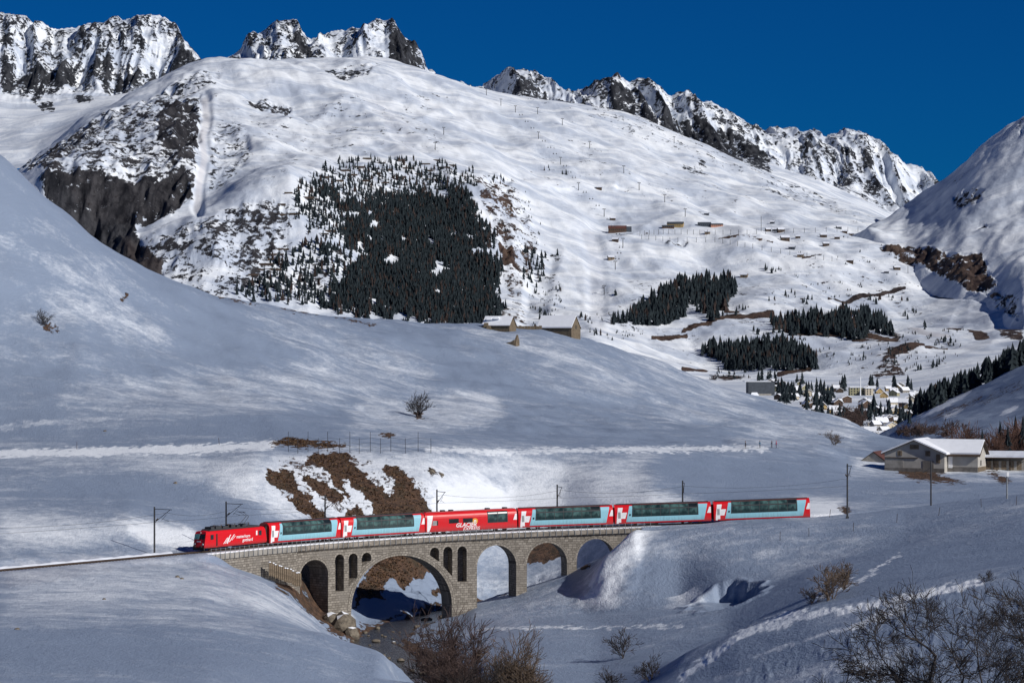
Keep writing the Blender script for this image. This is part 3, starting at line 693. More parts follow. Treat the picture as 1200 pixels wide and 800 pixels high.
curves_m = [
 [Zv(-500, 1300, -34), Zv(1700, 1300, -34)],
 [Zv(-500, 2000, -29), Zv(1700, 2000, -29)],
 [Zv(-500, 3800, -26), (960, 3800, 453), (1060, 3800, 450), (1120, 3800, 440), (1200, 3800, 425), (1700, 3800, 350)],
 [(-500, 4300, 385), (0, 4300, 385), (400, 4300, 400), (600, 4300, 404), (700, 4300, 402), (820, 4300, 427), (1000, 4250, 430), (1100, 4250, 420), (1200, 4300, 402), (1700, 4300, 330)],
 ([(-500, 4850, 310), (0, 4850, 310), (60, 4850, 312), (110, 4850, 292), (150, 4850, 268), (200, 4850, 250), (240, 4860, 234), (300, 4900, 210), (340, 4930, 196), (380, 4900, 215), (450, 4800, 290), (560, 4800, 335), (620, 4800, 345), (700, 4800, 352), (850, 4800, 366), (950, 4750, 372), (1050, 4750, 378), (1120, 4750, 372), (1200, 4750, 355), (1700, 4800, 300)], 4),
 ([(-500, 4950, 300), (0, 4950, 300), (60, 4950, 306), (110, 4940, 294), (150, 4930, 275), (200, 4930, 257), (240, 4940, 238), (300, 4980, 208), (340, 5020, 191), (380, 5100, 195), (450, 5150, 225), (560, 5150, 262), (620, 5150, 296), (700, 5150, 318), (850, 5150, 332), (950, 5150, 330), (1050, 5150, 332), (1120, 5150, 326), (1200, 5150, 310), (1700, 5150, 280)], 4),
 [(-500, 5150, 240), (0, 5150, 240), (60, 5120, 205), (110, 5150, 195), (150, 5160, 192), (200, 5180, 190), (232, 5200, 196), (250, 5300, 200), (300, 5400, 180), (340, 5400, 178), (450, 5500, 186), (560, 5500, 205), (620, 5500, 240), (700, 5500, 273), (780, 5500, 272), (850, 5550, 272), (950, 5550, 276), (1050, 5500, 292), (1120, 5500, 296), (1200, 5500, 280), (1700, 5500, 270)],
 [(-500, 5900, 230), (0, 5900, 225), (60, 5800, 180), (100, 5800, 158), (150, 5800, 145), (240, 5900, 138), (330, 6000, 140), (450, 6200, 138), (560, 6200, 160), (700, 6200, 197), (850, 6200, 230), (950, 6200, 249), (1050, 6200, 270), (1200, 6200, 275), (1700, 6200, 275)],
 crest_m,
 [(u, y + 500, None, EYE - (v - 400) / F * y - 140) for u, y, v in crest_m],
 [Zv(-500, 8300, 0), Zv(1700, 8300, 0)]]
mtn = Sheet(us_m, rows_m, curves_m, 7.0)
U, V = mtn.pix(); X, Y, Z = mtn.X, mtn.Y, mtn.Z
rock = mtn.mask[..., 0]; brown = mtn.mask[..., 1]; slush = mtn.mask[..., 2]
ROCKS = [
 ([(20, 194), (60, 165), (105, 132), (160, 111), (200, 110), (237, 112), (238, 170), (230, 232), (180, 255), (120, 262), (70, 215)], 0.50, 5, 0.1),
 ([(55, 205), (90, 197), (150, 200), (215, 198), (228, 226), (200, 248), (160, 263), (192, 300), (192, 332), (140, 312), (95, 275), (50, 232), (45, 212)], 0.80, 6, 0.05),
 ([(185, 125), (236, 108), (236, 150), (232, 200), (205, 196), (180, 165)], 0.68, 6, 0.1),
 ([(60, 165), (110, 132), (120, 150), (80, 190), (40, 200)], 0.60, 5, 0.1),
 ([(140, 275), (165, 268), (192, 292), (192, 322), (168, 312)], 0.78, 5, 0.3),
 ([(165, 266), (250, 236), (300, 218), (345, 222), (352, 262), (330, 305), (282, 352), (230, 345), (190, 318)], 0.48, 12, 0.1),
 ([(150, 112), (240, 82), (262, 82), (252, 100), (182, 126)], 0.46, 4, 0.0),
 ([(286, 120), (310, 109), (342, 118), (338, 130), (300, 129)], 0.58, 3, 0.1),
 ([(246, 150), (285, 140), (300, 185), (264, 226), (242, 228)], 0.43, 8, 0.0),
 ([(378, 84), (430, 70), (448, 78), (432, 92), (395, 97)], 0.46, 4, 0.0), ([(470, 96), (545, 112), (500, 142), (460, 125)], 0.28, 10, 0),
 ([(690, 118), (740, 130), (800, 150), (850, 166), (900, 186), (965, 205), (988, 240), (960, 245), (925, 220), (880, 205), (830, 190), (780, 168), (720, 148), (695, 138)], 0.36, 5, 0.0),
 ([(792, 187), (828, 181), (832, 201), (800, 199)], 0.5, 4, 0), ([(880, 214), (940, 204), (1002, 252), (960, 247), (900, 232)], 0.40, 6, 0), ([(940, 240), (1000, 232), (1045, 264), (1010, 270)], 0.33, 8, 0),
 ([(548, 200), (604, 208), (612, 235), (628, 262), (634, 288), (612, 332), (622, 378), (556, 384), (590, 350), (588, 300), (575, 260)], 0.46, 6, 0.8),
 ([(580, 274), (602, 284), (606, 308), (590, 302)], 0.9, 4, 1.0), ([(566, 216), (596, 228), (610, 262), (592, 248)], 0.66, 4, 0.9), ([(555, 366), (600, 372), (590, 380), (560, 380)], 0.8, 3, 1.0),
 ([(1026, 293), (1046, 290), (1076, 292), (1102, 302), (1132, 312), (1152, 300), (1160, 332), (1140, 348), (1110, 328), (1080, 314), (1050, 304)], 0.72, 4, 0.75),
 ([(1130, 380), (1150, 385), (1162, 402), (1145, 404)], 0.85, 3, 0.9), ([(1165, 385), (1200, 378), (1200, 408), (1172, 402)], 0.68, 4, 0.7), ([(1105, 380), (1130, 376), (1128, 388), (1110, 388)], 0.6, 4, 0.8),
 ([(1020, 440), (1045, 422), (1062, 440), (1030, 446)], 0.58, 4, 0.7), ([(1030, 400), (1050, 392), (1062, 408), (1042, 406)], 0.6, 4, 0.7), ([(780, 278), (808, 281), (802, 288), (778, 287)], 0.6, 3, 0.2),
 ([(955, 378), (1000, 360), (1030, 372), (1000, 385)], 0.34, 6, 0.7), ([(1000, 262), (1030, 270), (1060, 290), (1040, 290)], 0.35, 5, 0.2),
 ([(830, 436), (862, 434), (880, 440), (850, 444), (830, 443)], 0.6, 3, 0.6), ([(860, 385), (880, 380), (890, 390), (870, 392)], 0.45, 4, 0.8), ([(960, 398), (1000, 396), (1030, 408), (990, 410)], 0.5, 4, 0.9),
 ([(350, 196), (400, 186), (545, 190), (560, 215), (470, 215), (400, 232), (360, 250)], 0.42, 8, 0.2), ([(280, 345), (330, 290), (400, 280), (420, 300), (390, 350)], 0.40, 8, 0.2), ([(640, 290), (665, 300), (640, 345), (610, 370), (620, 330)], 0.34, 6, 0.2),
 ([(700, 330), (900, 300), (1100, 320), (1120, 440), (980, 450), (820, 430), (700, 390)], 0.27, 12, 0.5), ([(880, 385), (1060, 395), (1090, 440), (1000, 428), (900, 436)], 0.27, 8, 0.6),
 ([(240, 100), (330, 130), (440, 100), (540, 130), (520, 180), (380, 190), (330, 210), (260, 230)], 0.27, 10, 0.1), ([(590, 210), (700, 230), (800, 260), (960, 260), (900, 230), (760, 190), (660, 150)], 0.24, 12, 0.3),
 ([(560, 90), (700, 120), (820, 165), (840, 190), (760, 170), (640, 140)], 0.23, 10, 0), ([(940, 270), (1040, 300), (1060, 340), (960, 330), (900, 290)], 0.22, 10, 0.3),
]
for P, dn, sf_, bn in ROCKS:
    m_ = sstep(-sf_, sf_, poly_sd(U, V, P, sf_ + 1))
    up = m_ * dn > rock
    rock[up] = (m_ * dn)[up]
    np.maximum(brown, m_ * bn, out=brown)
crag = rock.copy()
# roads, tan retaining banks, pistes
for pts, w_, dn, bn in (([(838, 377), (870, 378), (905, 376)], 4.5, 0.95, 1), ([(801, 386), (846, 382)], 3, 0.9, 1), ([(765, 390), (804, 392)], 3, 0.9, 1), ([(921, 397), (960, 399), (1010, 403), (1053, 409)], 4, 0.92, 1),
                        ([(880, 379), (906, 378)], 3.5, 0.95, 1), ([(912, 436), (950, 433)], 3, 0.9, 1), ([(1045, 427), (1065, 422), (1081, 417)], 5, 0.95, 1), ([(800, 433), (828, 432)], 3, 0.85, 1),
                        ([(971, 351), (1000, 344), (1030, 340), (1060, 333)], 2.6, 0.9, 0.5), ([(843, 283), (880, 288), (905, 294)], 2.4, 0.6, 1), ([(940, 310), (965, 306)], 2, 0.7, 0.8), ([(700, 275), (760, 270)], 1.8, 0.5, 0.8),
                        ([(1000, 408), (1040, 412)], 3, 0.7, 0.8), ([(1085, 420), (1110, 416)], 3, 0.8, 0.9), ([(850, 370), (865, 372)], 3, 0.8, 1)):
    m_ = line_sd(U, V, pts, w_); np.maximum(rock, m_ * dn, out=rock); np.maximum(brown, m_ * bn, out=brown)
for pts, w_, g in (([(690, 275), (697, 300), (700, 330), (698, 370), (702, 395)], 12, 0.14), ([(240, 116), (242, 140), (237, 165), (240, 190), (234, 212), (231, 236)], 6, 0.45), ([(1060, 380), (1085, 398), (1110, 402)], 5, 0.5), ([(440, 120), (470, 150), (480, 190)], 16, 0.12)):
    np.maximum(slush, line_sd(U, V, pts, w_) * g, out=slush)
rock *= 1 - 0.95 * line_sd(U, V, [(240, 116), (242, 140), (237, 165), (240, 190), (234, 212), (231, 236)], 7)
# relief: shoulders, gullies, crags
vis = sstep(3900, 4400, Y)
big = fbm((X + 0.4 * Y) / 420, (Y - 0.3 * X) / 900, 3, 13)
Z += (big * 24 + fbm((X + 0.35 * Y) / 150, (Y - 0.2 * X) / 520, 3, 14) * 9 + (ridged((X - 0.25 * Y) / 230, (Y + 0.2 * X) / 1100, 3, 19) - 1.2) * 6 + fbm((X + 0.2 * Y) / 45, Y / 190, 3, 15) * 2.8) * vis * (1 - 0.55 * sstep(6600, 7200, Y))
crag *= np.where((V < 215) & (U > 600), 0.4, 1.0) * (1 - 0.7 * sstep(300, 330, V))
Z += (ridged(X / 60, Y / 200, 4, 16) - 1.2) * 24 * np.clip(crag, 0, 1) * vis * sstep(0.2, 0.6, crag)
# shelves of the ski tracks and avalanche paths
Z += -3 * line_sd(U, V, [(690, 275), (697, 300), (700, 330), (698, 370)], 16)
Z -= 6 * line_sd(U, V, [(240, 116), (242, 140), (237, 165), (240, 190), (234, 212), (231, 236)], 10)
Z -= 6 * line_sd(U, V, [(600, 215), (612, 240), (632, 268), (641, 296), (630, 330), (624, 380)], 20)
Z += 4 * line_sd(U, V, [(545, 203), (600, 207), (660, 217), (720, 226)], 5)
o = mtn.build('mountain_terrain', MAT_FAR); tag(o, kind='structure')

# ------------------------------------------------------------------ peaks behind
crest_p = [(-500, 60), (-100, 20), (0, 14), (15, 14), (40, 27), (65, 31), (90, 28), (120, 24), (145, 22), (165, 19), (182, 18), (196, 22), (206, 32), (216, 44), (228, 60), (240, 76), (262, 80), (272, 72), (280, 60), (290, 46), (300, 38), (310, 33), (318, 28), (326, 24), (336, 24), (346, 26), (354, 36), (362, 42), (372, 45), (384, 39), (396, 35), (404, 36), (412, 32), (422, 30), (432, 26), (440, 24), (450, 27), (461, 27), (466, 36), (474, 42), (482, 45), (488, 54), (494, 66), (500, 90), (540, 106), (564, 102), (572, 95), (580, 88), (592, 84), (604, 82), (612, 80), (622, 84), (632, 88), (642, 94), (655, 106), (668, 109), (690, 104), (705, 95), (714, 90), (722, 88), (732, 92), (745, 91), (757, 95), (768, 99), (778, 106), (787, 113), (798, 109), (806, 108), (820, 113), (836, 120), (855, 130), (870, 140), (882, 149), (895, 157), (905, 150), (915, 151), (925, 149), (945, 152), (958, 155), (967, 159), (985, 154), (1000, 152), (1012, 156), (1022, 161), (1050, 175), (1080, 197), (1106, 216), (1150, 242), (1200, 262), (1700, 300)]
foot_p = [(-500, 120), (0, 112), (60, 116), (110, 112), (150, 108), (200, 98), (240, 92), (300, 80), (370, 80), (440, 76), (500, 96), (560, 112), (620, 120), (680, 130), (760, 146), (850, 180), (900, 192), (960, 212), (1050, 250), (1110, 262), (1200, 290), (1700, 320)]
base_p = [(-500, 240), (0, 206), (40, 196), (100, 150), (160, 118), (240, 94), (300, 86), (500, 105), (620, 130), (700, 145), (850, 192), (960, 225), (1050, 268), (1200, 300), (1700, 330)]
us_p = np.concatenate([np.arange(-500, -12, 10), np.arange(-10, 1211, 1.3), np.arange(1215, 1700, 10)])
rows_p = np.concatenate([np.linspace(7500, 8500, 22, endpoint=False), np.linspace(8500, 9300, 84, endpoint=False), np.linspace(9300, 9420, 7)])
pk = Sheet(us_p, rows_p, [([(u, 7500, v) for u, v in base_p], 6), ([(u, 8550, v) for u, v in foot_p], 4), ([(u, 9280, v) for u, v in crest_p], 1.2), ([(u, 9420, None, EYE - (v - 400) / F * 9280 - 160) for u, v in crest_p], 1.2)])
U, V = pk.pix(); X, Y, Z = pk.X, pk.Y, pk.Z
rock = pk.mask[..., 0]
cl = np.interp(U, [c[0] for c in crest_p], [c[1] for c in crest_p]); fl = np.interp(U, [c[0] for c in foot_p], [c[1] for c in foot_p])
rel = (V - cl) / np.maximum(fl - cl, 4)
rock[:] = 0.47 * (1 - sstep(0.85, 1.15, rel))
rock[:] = np.where(U > 900, rock * 0.92, np.where(U < 250, rock * 1.08, rock))
for P, dn, sf_ in (([(0, 70), (40, 85), (95, 75), (130, 62), (145, 82), (200, 62), (228, 62), (243, 80), (215, 102), (180, 96), (150, 108), (128, 112), (100, 86), (70, 108), (40, 118), (0, 104)], 0.72, 5),
                   ([(455, 38), (484, 44), (502, 92), (478, 84), (455, 72)], 0.88, 3), ([(335, 30), (362, 42), (372, 72), (340, 74)], 0.62, 4), ([(575, 92), (612, 86), (652, 104), (650, 120), (580, 112)], 0.64, 4),
                   ([(698, 98), (740, 98), (790, 120), (850, 146), (902, 176), (906, 208), (860, 194), (800, 172), (740, 146), (702, 130)], 0.72, 5), ([(268, 74), (282, 66), (300, 74), (290, 84)], 0.6, 3),
                   ([(40, 118), (62, 118), (66, 134), (50, 136)], 0.75, 3), ([(88, 112), (112, 110), (112, 120), (92, 122)], 0.7, 3), ([(880, 160), (1000, 170), (1100, 230), (1040, 252), (940, 205)], 0.50, 8)):
    m_ = sstep(-sf_, sf_, poly_sd(U, V, P, sf_ + 1)) * dn; np.maximum(rock, m_, out=rock)
face = sstep(8450, 8800, Y) * (1 - 0.72 * sstep(9000, 9290, Y))
wx = X + 0.10 * (Y - 9000) + fbm(X / 160, Y / 300, 2, 29) * 30
r1 = ridged(wx / 150, Y / 900, 2, 23) - 1.05; r2 = ridged(wx / 44, Y / 380, 3, 26) - 1.2
Z += face * (r1 * 58 + r2 * 15 + fbm(X / 22, Y / 60, 3, 24) * 5)
Z += sstep(9150, 9280, Y) * (fbm(X / 26, Y / 400, 4, 27, 0.6) * 6 + np.abs(fbm(X / 11, Y / 300, 3, 28)) * 6 - 2)
Z += (1 - sstep(8400, 8700, Y)) * fbm(X / 300, Y / 300, 3, 25) * 18
rock += np.where(rock > 0.2, r1 * 0.12 + r2 * 0.30 + 0.02, 0)
np.clip(rock, 0, 1, out=rock)
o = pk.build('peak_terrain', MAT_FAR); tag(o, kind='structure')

# ------------------------------------------------------------------ mountain shoulder at the right edge
us_q = np.concatenate([np.arange(985, 1215, 1.8), np.arange(1220, 1700, 14)])
base_q = [(985, 5900, 285), (1018, 5750, 269), (1060, 5450, 298), (1100, 5250, 305), (1128, 5100, 312), (1150, 4950, 336), (1168, 4750, 362), (1185, 4560, 380), (1200, 4380, 392), (1700, 4300, 400)]
top_q = [(985, 6300, 300), (1018, 6000, 266), (1040, 6050, 258), (1060, 6100, 245), (1080, 6150, 230), (1100, 6150, 214), (1130, 6150, 190), (1150, 6150, 172), (1165, 6150, 161), (1182, 6150, 150), (1200, 6150, 140), (1300, 6150, 70), (1700, 6150, -150)]
mid_q = [(985, 6000, 292), (1018, 5850, 268), (1060, 5700, 276), (1100, 5600, 262), (1128, 5500, 255), (1150, 5400, 258), (1170, 5350, 256), (1200, 5300, 254), (1700, 5300, 120)]
by = knots([(u, y, v) for u, y, v in base_q], 4)[0]; by = np.interp(us_q, UG, by)[None, :]
fr_ = np.concatenate([np.linspace(0, 0.9, 165, endpoint=False), np.linspace(0.9, 1.0, 6)])[:, None]
us_side = Sheet(us_q, by - 190 + fr_ * (6700 - by + 190),
                [([(u, y - 200, None, EYE - (v - 400) / F * y - 75) for u, y, v in base_q], 4), ([(u, y - 70, None, EYE - (v - 400) / F * y - 22) for u, y, v in base_q], 4), (base_q, 4), mid_q, (top_q, 4), [(u, 6700, None, EYE - (v - 400) / F * y - 220) for u, y, v in top_q]])
q = us_side; U, V = q.pix(); X, Y, Z = q.X, q.Y, q.Z
for P, dn, sf_, bn in (([(1115, 228), (1135, 220), (1160, 222), (1150, 240), (1120, 250)], 0.5, 5, 0.2), ([(1140, 268), (1155, 258), (1165, 262), (1150, 272)], 0.5, 4, 0), ([(1110, 215), (1140, 190), (1150, 195), (1120, 222)], 0.3, 6, 0),
                       ([(1150, 340), (1190, 340), (1200, 380), (1170, 368)], 0.5, 6, 0.3), ([(1100, 300), (1140, 308), (1165, 350), (1145, 345)], 0.5, 5, 0.5), ([(1185, 150), (1200, 140), (1200, 165)], 0.45, 4, 0), ([(1030, 288), (1080, 286), (1112, 296), (1150, 296), (1168, 336), (1146, 348), (1100, 320), (1060, 308)], 0.74, 4, 0.75)):
    m_ = sstep(-sf_, sf_, poly_sd(U, V, P, sf_ + 1)); np.maximum(q.mask[..., 0], m_ * dn, out=q.mask[..., 0]); np.maximum(q.mask[..., 1], m_ * bn, out=q.mask[..., 1])
rk = q.mask[..., 0]
Z += fbm((X - 0.3 * Y) / 160, Y / 400, 4, 41) * 10 + fbm(X / 45, Y / 90, 3, 42) * 2.0 + (ridged(X / 40, Y / 60, 4, 43) - 1.2) * 9 * sstep(0.25, 0.5, rk)
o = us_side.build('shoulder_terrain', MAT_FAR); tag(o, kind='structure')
#--SPLIT--
# ------------------------------------------------------------------ viaduct
FO = -2.3                                   # near face, metres from the centre line
def s_near(u): return s_of_u(u, FO)
def z_at(u, v):
    p = rail(s_near(u), FO); return EYE - (v - 400) / F * p.y
viaduct = empty('stone_viaduct', tuple(rail(s_near(480), 0, -16)))
tag(viaduct, 'arched grey granite railway viaduct carrying the red train across the stream', 'viaduct')
viaduct_loc = Vector(viaduct.location)
def vp(s, off, z):                          # point in viaduct coordinates
    p = rail(s, off); return (p.x - viaduct_loc.x, p.y - viaduct_loc.y, z - viaduct_loc.z)
def deck(s): return float(rail(s).z)
class Op:
    """an opening: near-face pixel edges, crown pixel row, springing row, sill row or None for an arch down to the ground"""
    def __init__(s, u0, u1, crown, spring, sill=None, depth=None):
        s.s0 = s_near(u0); s.s1 = s_near(u1); um = (u0 + u1) / 2
        s.zc = z_at(um, crown); s.zs = z_at(um, spring); s.depth = depth
        s.sill = None if sill is None else (z_at(u0, sill[0]), z_at(u1, sill[1]))
    def top(s, x):
        m = (s.s0 + s.s1) / 2; h = (s.s1 - s.s0) / 2; t = min(1, abs(x - m) / h)
        return s.zs + (s.zc - s.zs) * math.sqrt(max(0.0, 1 - t * t))
    def bot(s, x):
        if s.sill is None: return -60.0
        t = (x - s.s0) / (s.s1 - s.s0); return s.sill[0] + (s.sill[1] - s.sill[0]) * t
ops = [Op(351.5, 384.5, 655.5, 674), Op(411.5, 529.5, 650.5, 711), Op(559, 605, 638.5, 663), Op(617.5, 664.5, 635.5, 660), Op(676, 721, 631, 656)]
niches = [Op(392.5, 403, 649, 655, (694, 692), 1.9), Op(408.5, 419, 648, 654, (687, 676), 1.9), Op(424, 435, 647, 653, (664, 656.5), 1.9),
          Op(504, 514.5, 641, 646.5, (650.5, 657.5), 1.9), Op(519.5, 530, 640, 646, (663, 675), 1.9), Op(536, 547, 639.5, 646, (682, 681), 1.9)]
allops = ops + niches
brk = set(np.round(np.arange(S_WALL, S_END, 0.45), 4))
for o_ in allops:
    h = (o_.s1 - o_.s0) / 2; m = (o_.s0 + o_.s1) / 2
    n_ = 22 if h > 5 else 14 if h > 2 else 8
    for k in range(n_ + 1): brk.add(round(m - h * math.cos(math.pi * k / n_), 4))
brk = sorted(brk); bb = [brk[0]]
for b_ in brk[1:]:
    if b_ - bb[-1] > 0.004: bb.append(b_)
wall = MB(); BASE = -22.0; TOPD = -1.25
for a, b in zip(bb[:-1], bb[1:]):
    m = (a + b) / 2
    act = sorted([o_ for o_ in allops if o_.s0 - 1e-3 < m < o_.s1 + 1e-3], key=lambda o_: o_.bot(m))
    for off, flip in ((FO, False), (-FO, True)):
        zl, zr = BASE, BASE
        spans = []
        for o_ in act:
            if o_.depth and flip: continue
            bl, br_ = max(BASE, o_.bot(a)), max(BASE, o_.bot(b))
            if bl > zl + 1e-3 or br_ > zr + 1e-3: spans.append((zl, zr, bl, br_))
            zl, zr = o_.top(a), o_.top(b)
        spans.append((zl, zr, deck(a) + TOPD, deck(b) + TOPD))
        for z0, z1, z2, z3 in spans:
            q_ = [vp(a, off, z0), vp(b, off, z1), vp(b, off, z3), vp(a, off, z2)]
            uv_ = [(a, z0), (b, z1), (b, z3), (a, z2)]
            if flip: q_.reverse(); uv_.reverse()
            wall.add(q_, [(0, 1, 2, 3)], 0, [uv_])
    for o_ in act:
        back = FO + o_.depth if o_.depth else -FO
        q_ = [vp(a, FO, o_.top(a)), vp(b, FO, o_.top(b)), vp(b, back, o_.top(b)), vp(a, back, o_.top(a))]
        wall.add(q_, [(0, 1, 2, 3)], 0, [[(0, a), (0, b), (back - FO, b), (back - FO, a)]])
        if o_.depth:
            z0, z1, z2, z3 = o_.bot(a), o_.bot(b), o_.top(b), o_.top(a)
            wall.add([vp(a, back, z0), vp(b, back, z1), vp(b, back, z2), vp(a, back, z3)], [(0, 1, 2, 3)], 0, [[(a, z0), (b, z1), (b, z2), (a, z3)]])
            wall.add([vp(a, FO, z0), vp(b, FO, z1), vp(b, back, z1), vp(a, back, z0)], [(3, 2, 1, 0)], 0, [[(a, 1), (b, 1), (b, 0), (a, 0)]])
for o_ in allops:
    back = FO + o_.depth if o_.depth else -FO
    for x_, f_ in ((o_.s0, (0, 1, 2, 3)), (o_.s1, (3, 2, 1, 0))):
        z0 = max(BASE, o_.bot(x_)); z1 = o_.zs
        if z1 > z0: wall.add([vp(x_, FO, z0), vp(x_, back, z0), vp(x_, back, z1), vp(x_, FO, z1)], [f_], 0, [[(0, z0), (back - FO, z0), (back - FO, z1), (0, z1)]])
for x_, f_ in ((S_WALL, (0, 1, 2, 3)), (S_END, (3, 2, 1, 0))):
    z0, z1 = BASE, deck(x_) + TOPD
    wall.add([vp(x_, FO, z0), vp(x_, -FO, z0), vp(x_, -FO, z1), vp(x_, FO, z1)], [f_], 0, [[(0, z0), (4.6, z0), (4.6, z1), (0, z1)]])
wall.build('masonry_wall', M['stone'], viaduct)
# voussoir rings, a little proud of the face
for o_, th in [(o_, 0.85 if o_.s1 - o_.s0 > 12 else 0.55) for o_ in ops] + [(n_, 0.3) for n_ in niches]:
    r_ = MB(); n_ = 30 if th > 0.7 else 18 if th > 0.4 else 10
    m = (o_.s0 + o_.s1) / 2; h = (o_.s1 - o_.s0) / 2; rise = o_.zc - o_.zs; pts = []
    for k in range(n_ + 1):
        t = math.pi * k / n_; pts.append((m - h * math.cos(t), o_.zs + rise * math.sin(t), m - (h + th) * math.cos(t), o_.zs + (rise + th) * math.sin(t)))
    L = 0
    for (a0, b0, a1, b1), (c0, d0, c1, d1) in zip(pts[:-1], pts[1:]):
        dl = math.hypot(c0 - a0, d0 - b0); pr = FO - 0.05
        vs = [vp(a0, pr, b0), vp(c0, pr, d0), vp(c1, pr, d1), vp(a1, pr, b1), vp(a0, FO + 0.02, b0), vp(c0, FO + 0.02, d0), vp(c1, FO + 0.02, d1), vp(a1, FO + 0.02, b1)]
        uvq = [(L, 0), (L + dl, 0), (L + dl, th), (L, th)]
        r_.add(vs, [(0, 1, 2, 3), (4, 5, 1, 0), (3, 2, 6, 7)], 0, [uvq, uvq, uvq]); L += dl
    r_.build('arch_ring', M['ring'], viaduct)
def band(s0, s1, step, prof, name, mat, parent, uvy=False, smooth=False):
    """sweep of a closed offset/height profile (relative to the rails) along the line"""
    mb = MB(); n_ = max(2, int((s1 - s0) / step)); P = len(prof); vs = []
    for k in range(n_ + 1):
        s_ = s0 + (s1 - s0) * k / n_
        for o_, z_ in prof: vs.append(vp(s_, o_, deck(s_) + z_) if parent is viaduct else tuple(rail(s_, o_, z_)))
    fs = []; uvs = []; L = np.concatenate([[0], np.cumsum([math.hypot(prof[(j + 1) % P][0] - prof[j][0], prof[(j + 1) % P][1] - prof[j][1]) for j in range(P)])])
    for k in range(n_):
        for j in range(P):
            j2 = (j + 1) % P; fs.append((k * P + j, k * P + j2, (k + 1) * P + j2, (k + 1) * P + j))
            sa = s0 + (s1 - s0) * k / n_; sb = s0 + (s1 - s0) * (k + 1) / n_
            uvs.append([(sa, L[j]), (sa, L[j + 1]), (sb, L[j + 1]), (sb, L[j])])
    fs += [tuple(range(P - 1, -1, -1)), tuple(range(n_ * P, n_ * P + P))]; uvs += [[(0, 0)] * P] * 2
    mb.add(vs, fs, 0, uvs); return mb.build(name, mat, parent, smooth)
def cornice_mat():
    t = NT('weathered_cornice'); uv = t.new('ShaderNodeUVMap', uv_map='uv').outputs[0]
    n = t.noise(t.mapping(uv, (0.35, 1.2, 1)), 1.0, 6, 0.65); n2 = t.noise(uv, 2.0, 3)
    col = t.mix(t.step(n, 0.38, 0.66), (0.17, 0.15, 0.125), (0.34, 0.30, 0.255))
    t.base(t.mix(t.math('MULTIPLY', t.step(n2, 0.56, 0.7), 0.5), col, (0.09, 0.08, 0.07))); t.set(0.9, 0.2); t.bump(n2, 0.4, 0.05); return t.mat
M['cornice'] = cornice_mat()
band(S_WALL + 0.4, S_END, 1.0, [(-2.32, -1.62), (-2.78, -1.25), (-2.78, -0.45), (-2.45, -0.40), (2.45, -0.40), (2.78, -0.45), (2.78, -1.25), (2.32, -1.62)], 'deck_slab', M['cornice'], viaduct)
band(S_ABUT, S_WALL + 0.4, 0.6, [(-2.62, -8.0), (-2.5, -1.35), (2.5, -1.35), (2.5, -8.0)], 'abutment_wall', M['stone'], viaduct)
band(S_ABUT - 0.4, S_WALL + 0.38, 0.6, [(-2.74, -1.352), (-2.74, -0.47), (-2.44, -0.43), (2.5, -0.43), (2.5, -1.352)], 'abutment_coping', M['concrete'], viaduct)
band(S_ABUT, S_END, 1.0, [(-2.62, -0.44), (-2.55, -0.27), (-2.0, -0.20), (-1.3, -0.28), (-1.1, -0.44)], 'snow_strip', M['snow'], viaduct, smooth=True)
band(S_ABUT, S_END, 1.0, [(-1.25, -0.42), (-1.05, -0.2), (1.6, -0.2), (2.2, -0.38)], 'ballast_bed', simple('dark_ballast', (0.06, 0.055, 0.05), 0.95, 0.4, 6, 0.2, 0, 0.6), viaduct)
# railing posts on the near edge and along the far edge
pm = None; s_ = S_ABUT + 0.3; k = 0
while s_ < S_END - 1:
    if pm is None:
        p_ = MB(); p_.box((0, -0.06, 0.15), (0.09, 0.05, 1.9)); p_.box((0, 0.0, -0.55), (0.16, 0.12, 0.16)); pm = p_.mesh('railing_post', M['galv'])
    o = bpy.data.objects.new('railing_post', pm); COL.objects.link(o); o.parent = viaduct
    o.location = vp(s_, -2.81, deck(s_) - 0.55); d_ = rdir(s_); o.rotation_euler = (0, 0, math.atan2(d_.y, d_.x))
    s_ += 1.2
for z_ in (0.46, 0.0):
    band(S_ABUT + 0.3, S_END - 1.2, 1.2, [(-2.885, z_ - 0.02), (-2.845, z_ - 0.02), (-2.845, z_ + 0.02), (-2.885, z_ + 0.02)], 'handrail', M['galv'], viaduct)

# ------------------------------------------------------------------ track
track = empty('railway_track', tuple(rail(s_of_u(100), 0, -0.3))); track['kind'] = 'structure'
tl = Vector(track.location)
for off in (-0.5, 0.5):
    for s0, s1 in ((0.5, S_ABUT), (S_ABUT, RS[-1] - 1)):
        mb = MB(); n_ = int((s1 - s0) / 1.5); vs = []
        for k in range(n_ + 1):
            q_ = s0 + (s1 - s0) * k / n_
            for do, z_ in ((-0.05, -0.16), (-0.04, 0), (0.04, 0), (0.05, -0.16)): vs.append(tuple(rail(q_, off + do, z_) - tl))
        fs = [(k * 4 + j, k * 4 + (j + 1) % 4, k * 4 + 4 + (j + 1) % 4, k * 4 + 4 + j) for k in range(n_) for j in range(4)]
        mb.add(vs, fs).build('rail', M['rail'], track)
p_ = MB(); p_.box((0, 0, -0.2), (0.24, 1.9, 0.14)); sm = p_.mesh('sleeper', M['wood_dark'])
s_ = 1.0
while s_ < S_ABUT:
    o = bpy.data.objects.new('sleeper', sm); COL.objects.link(o); o.parent = track
    o.location = rail(s_, 0, -0.005) - tl; d_ = rdir(s_); o.rotation_euler = (0, 0, math.atan2(d_.y, d_.x)); s_ += 0.75
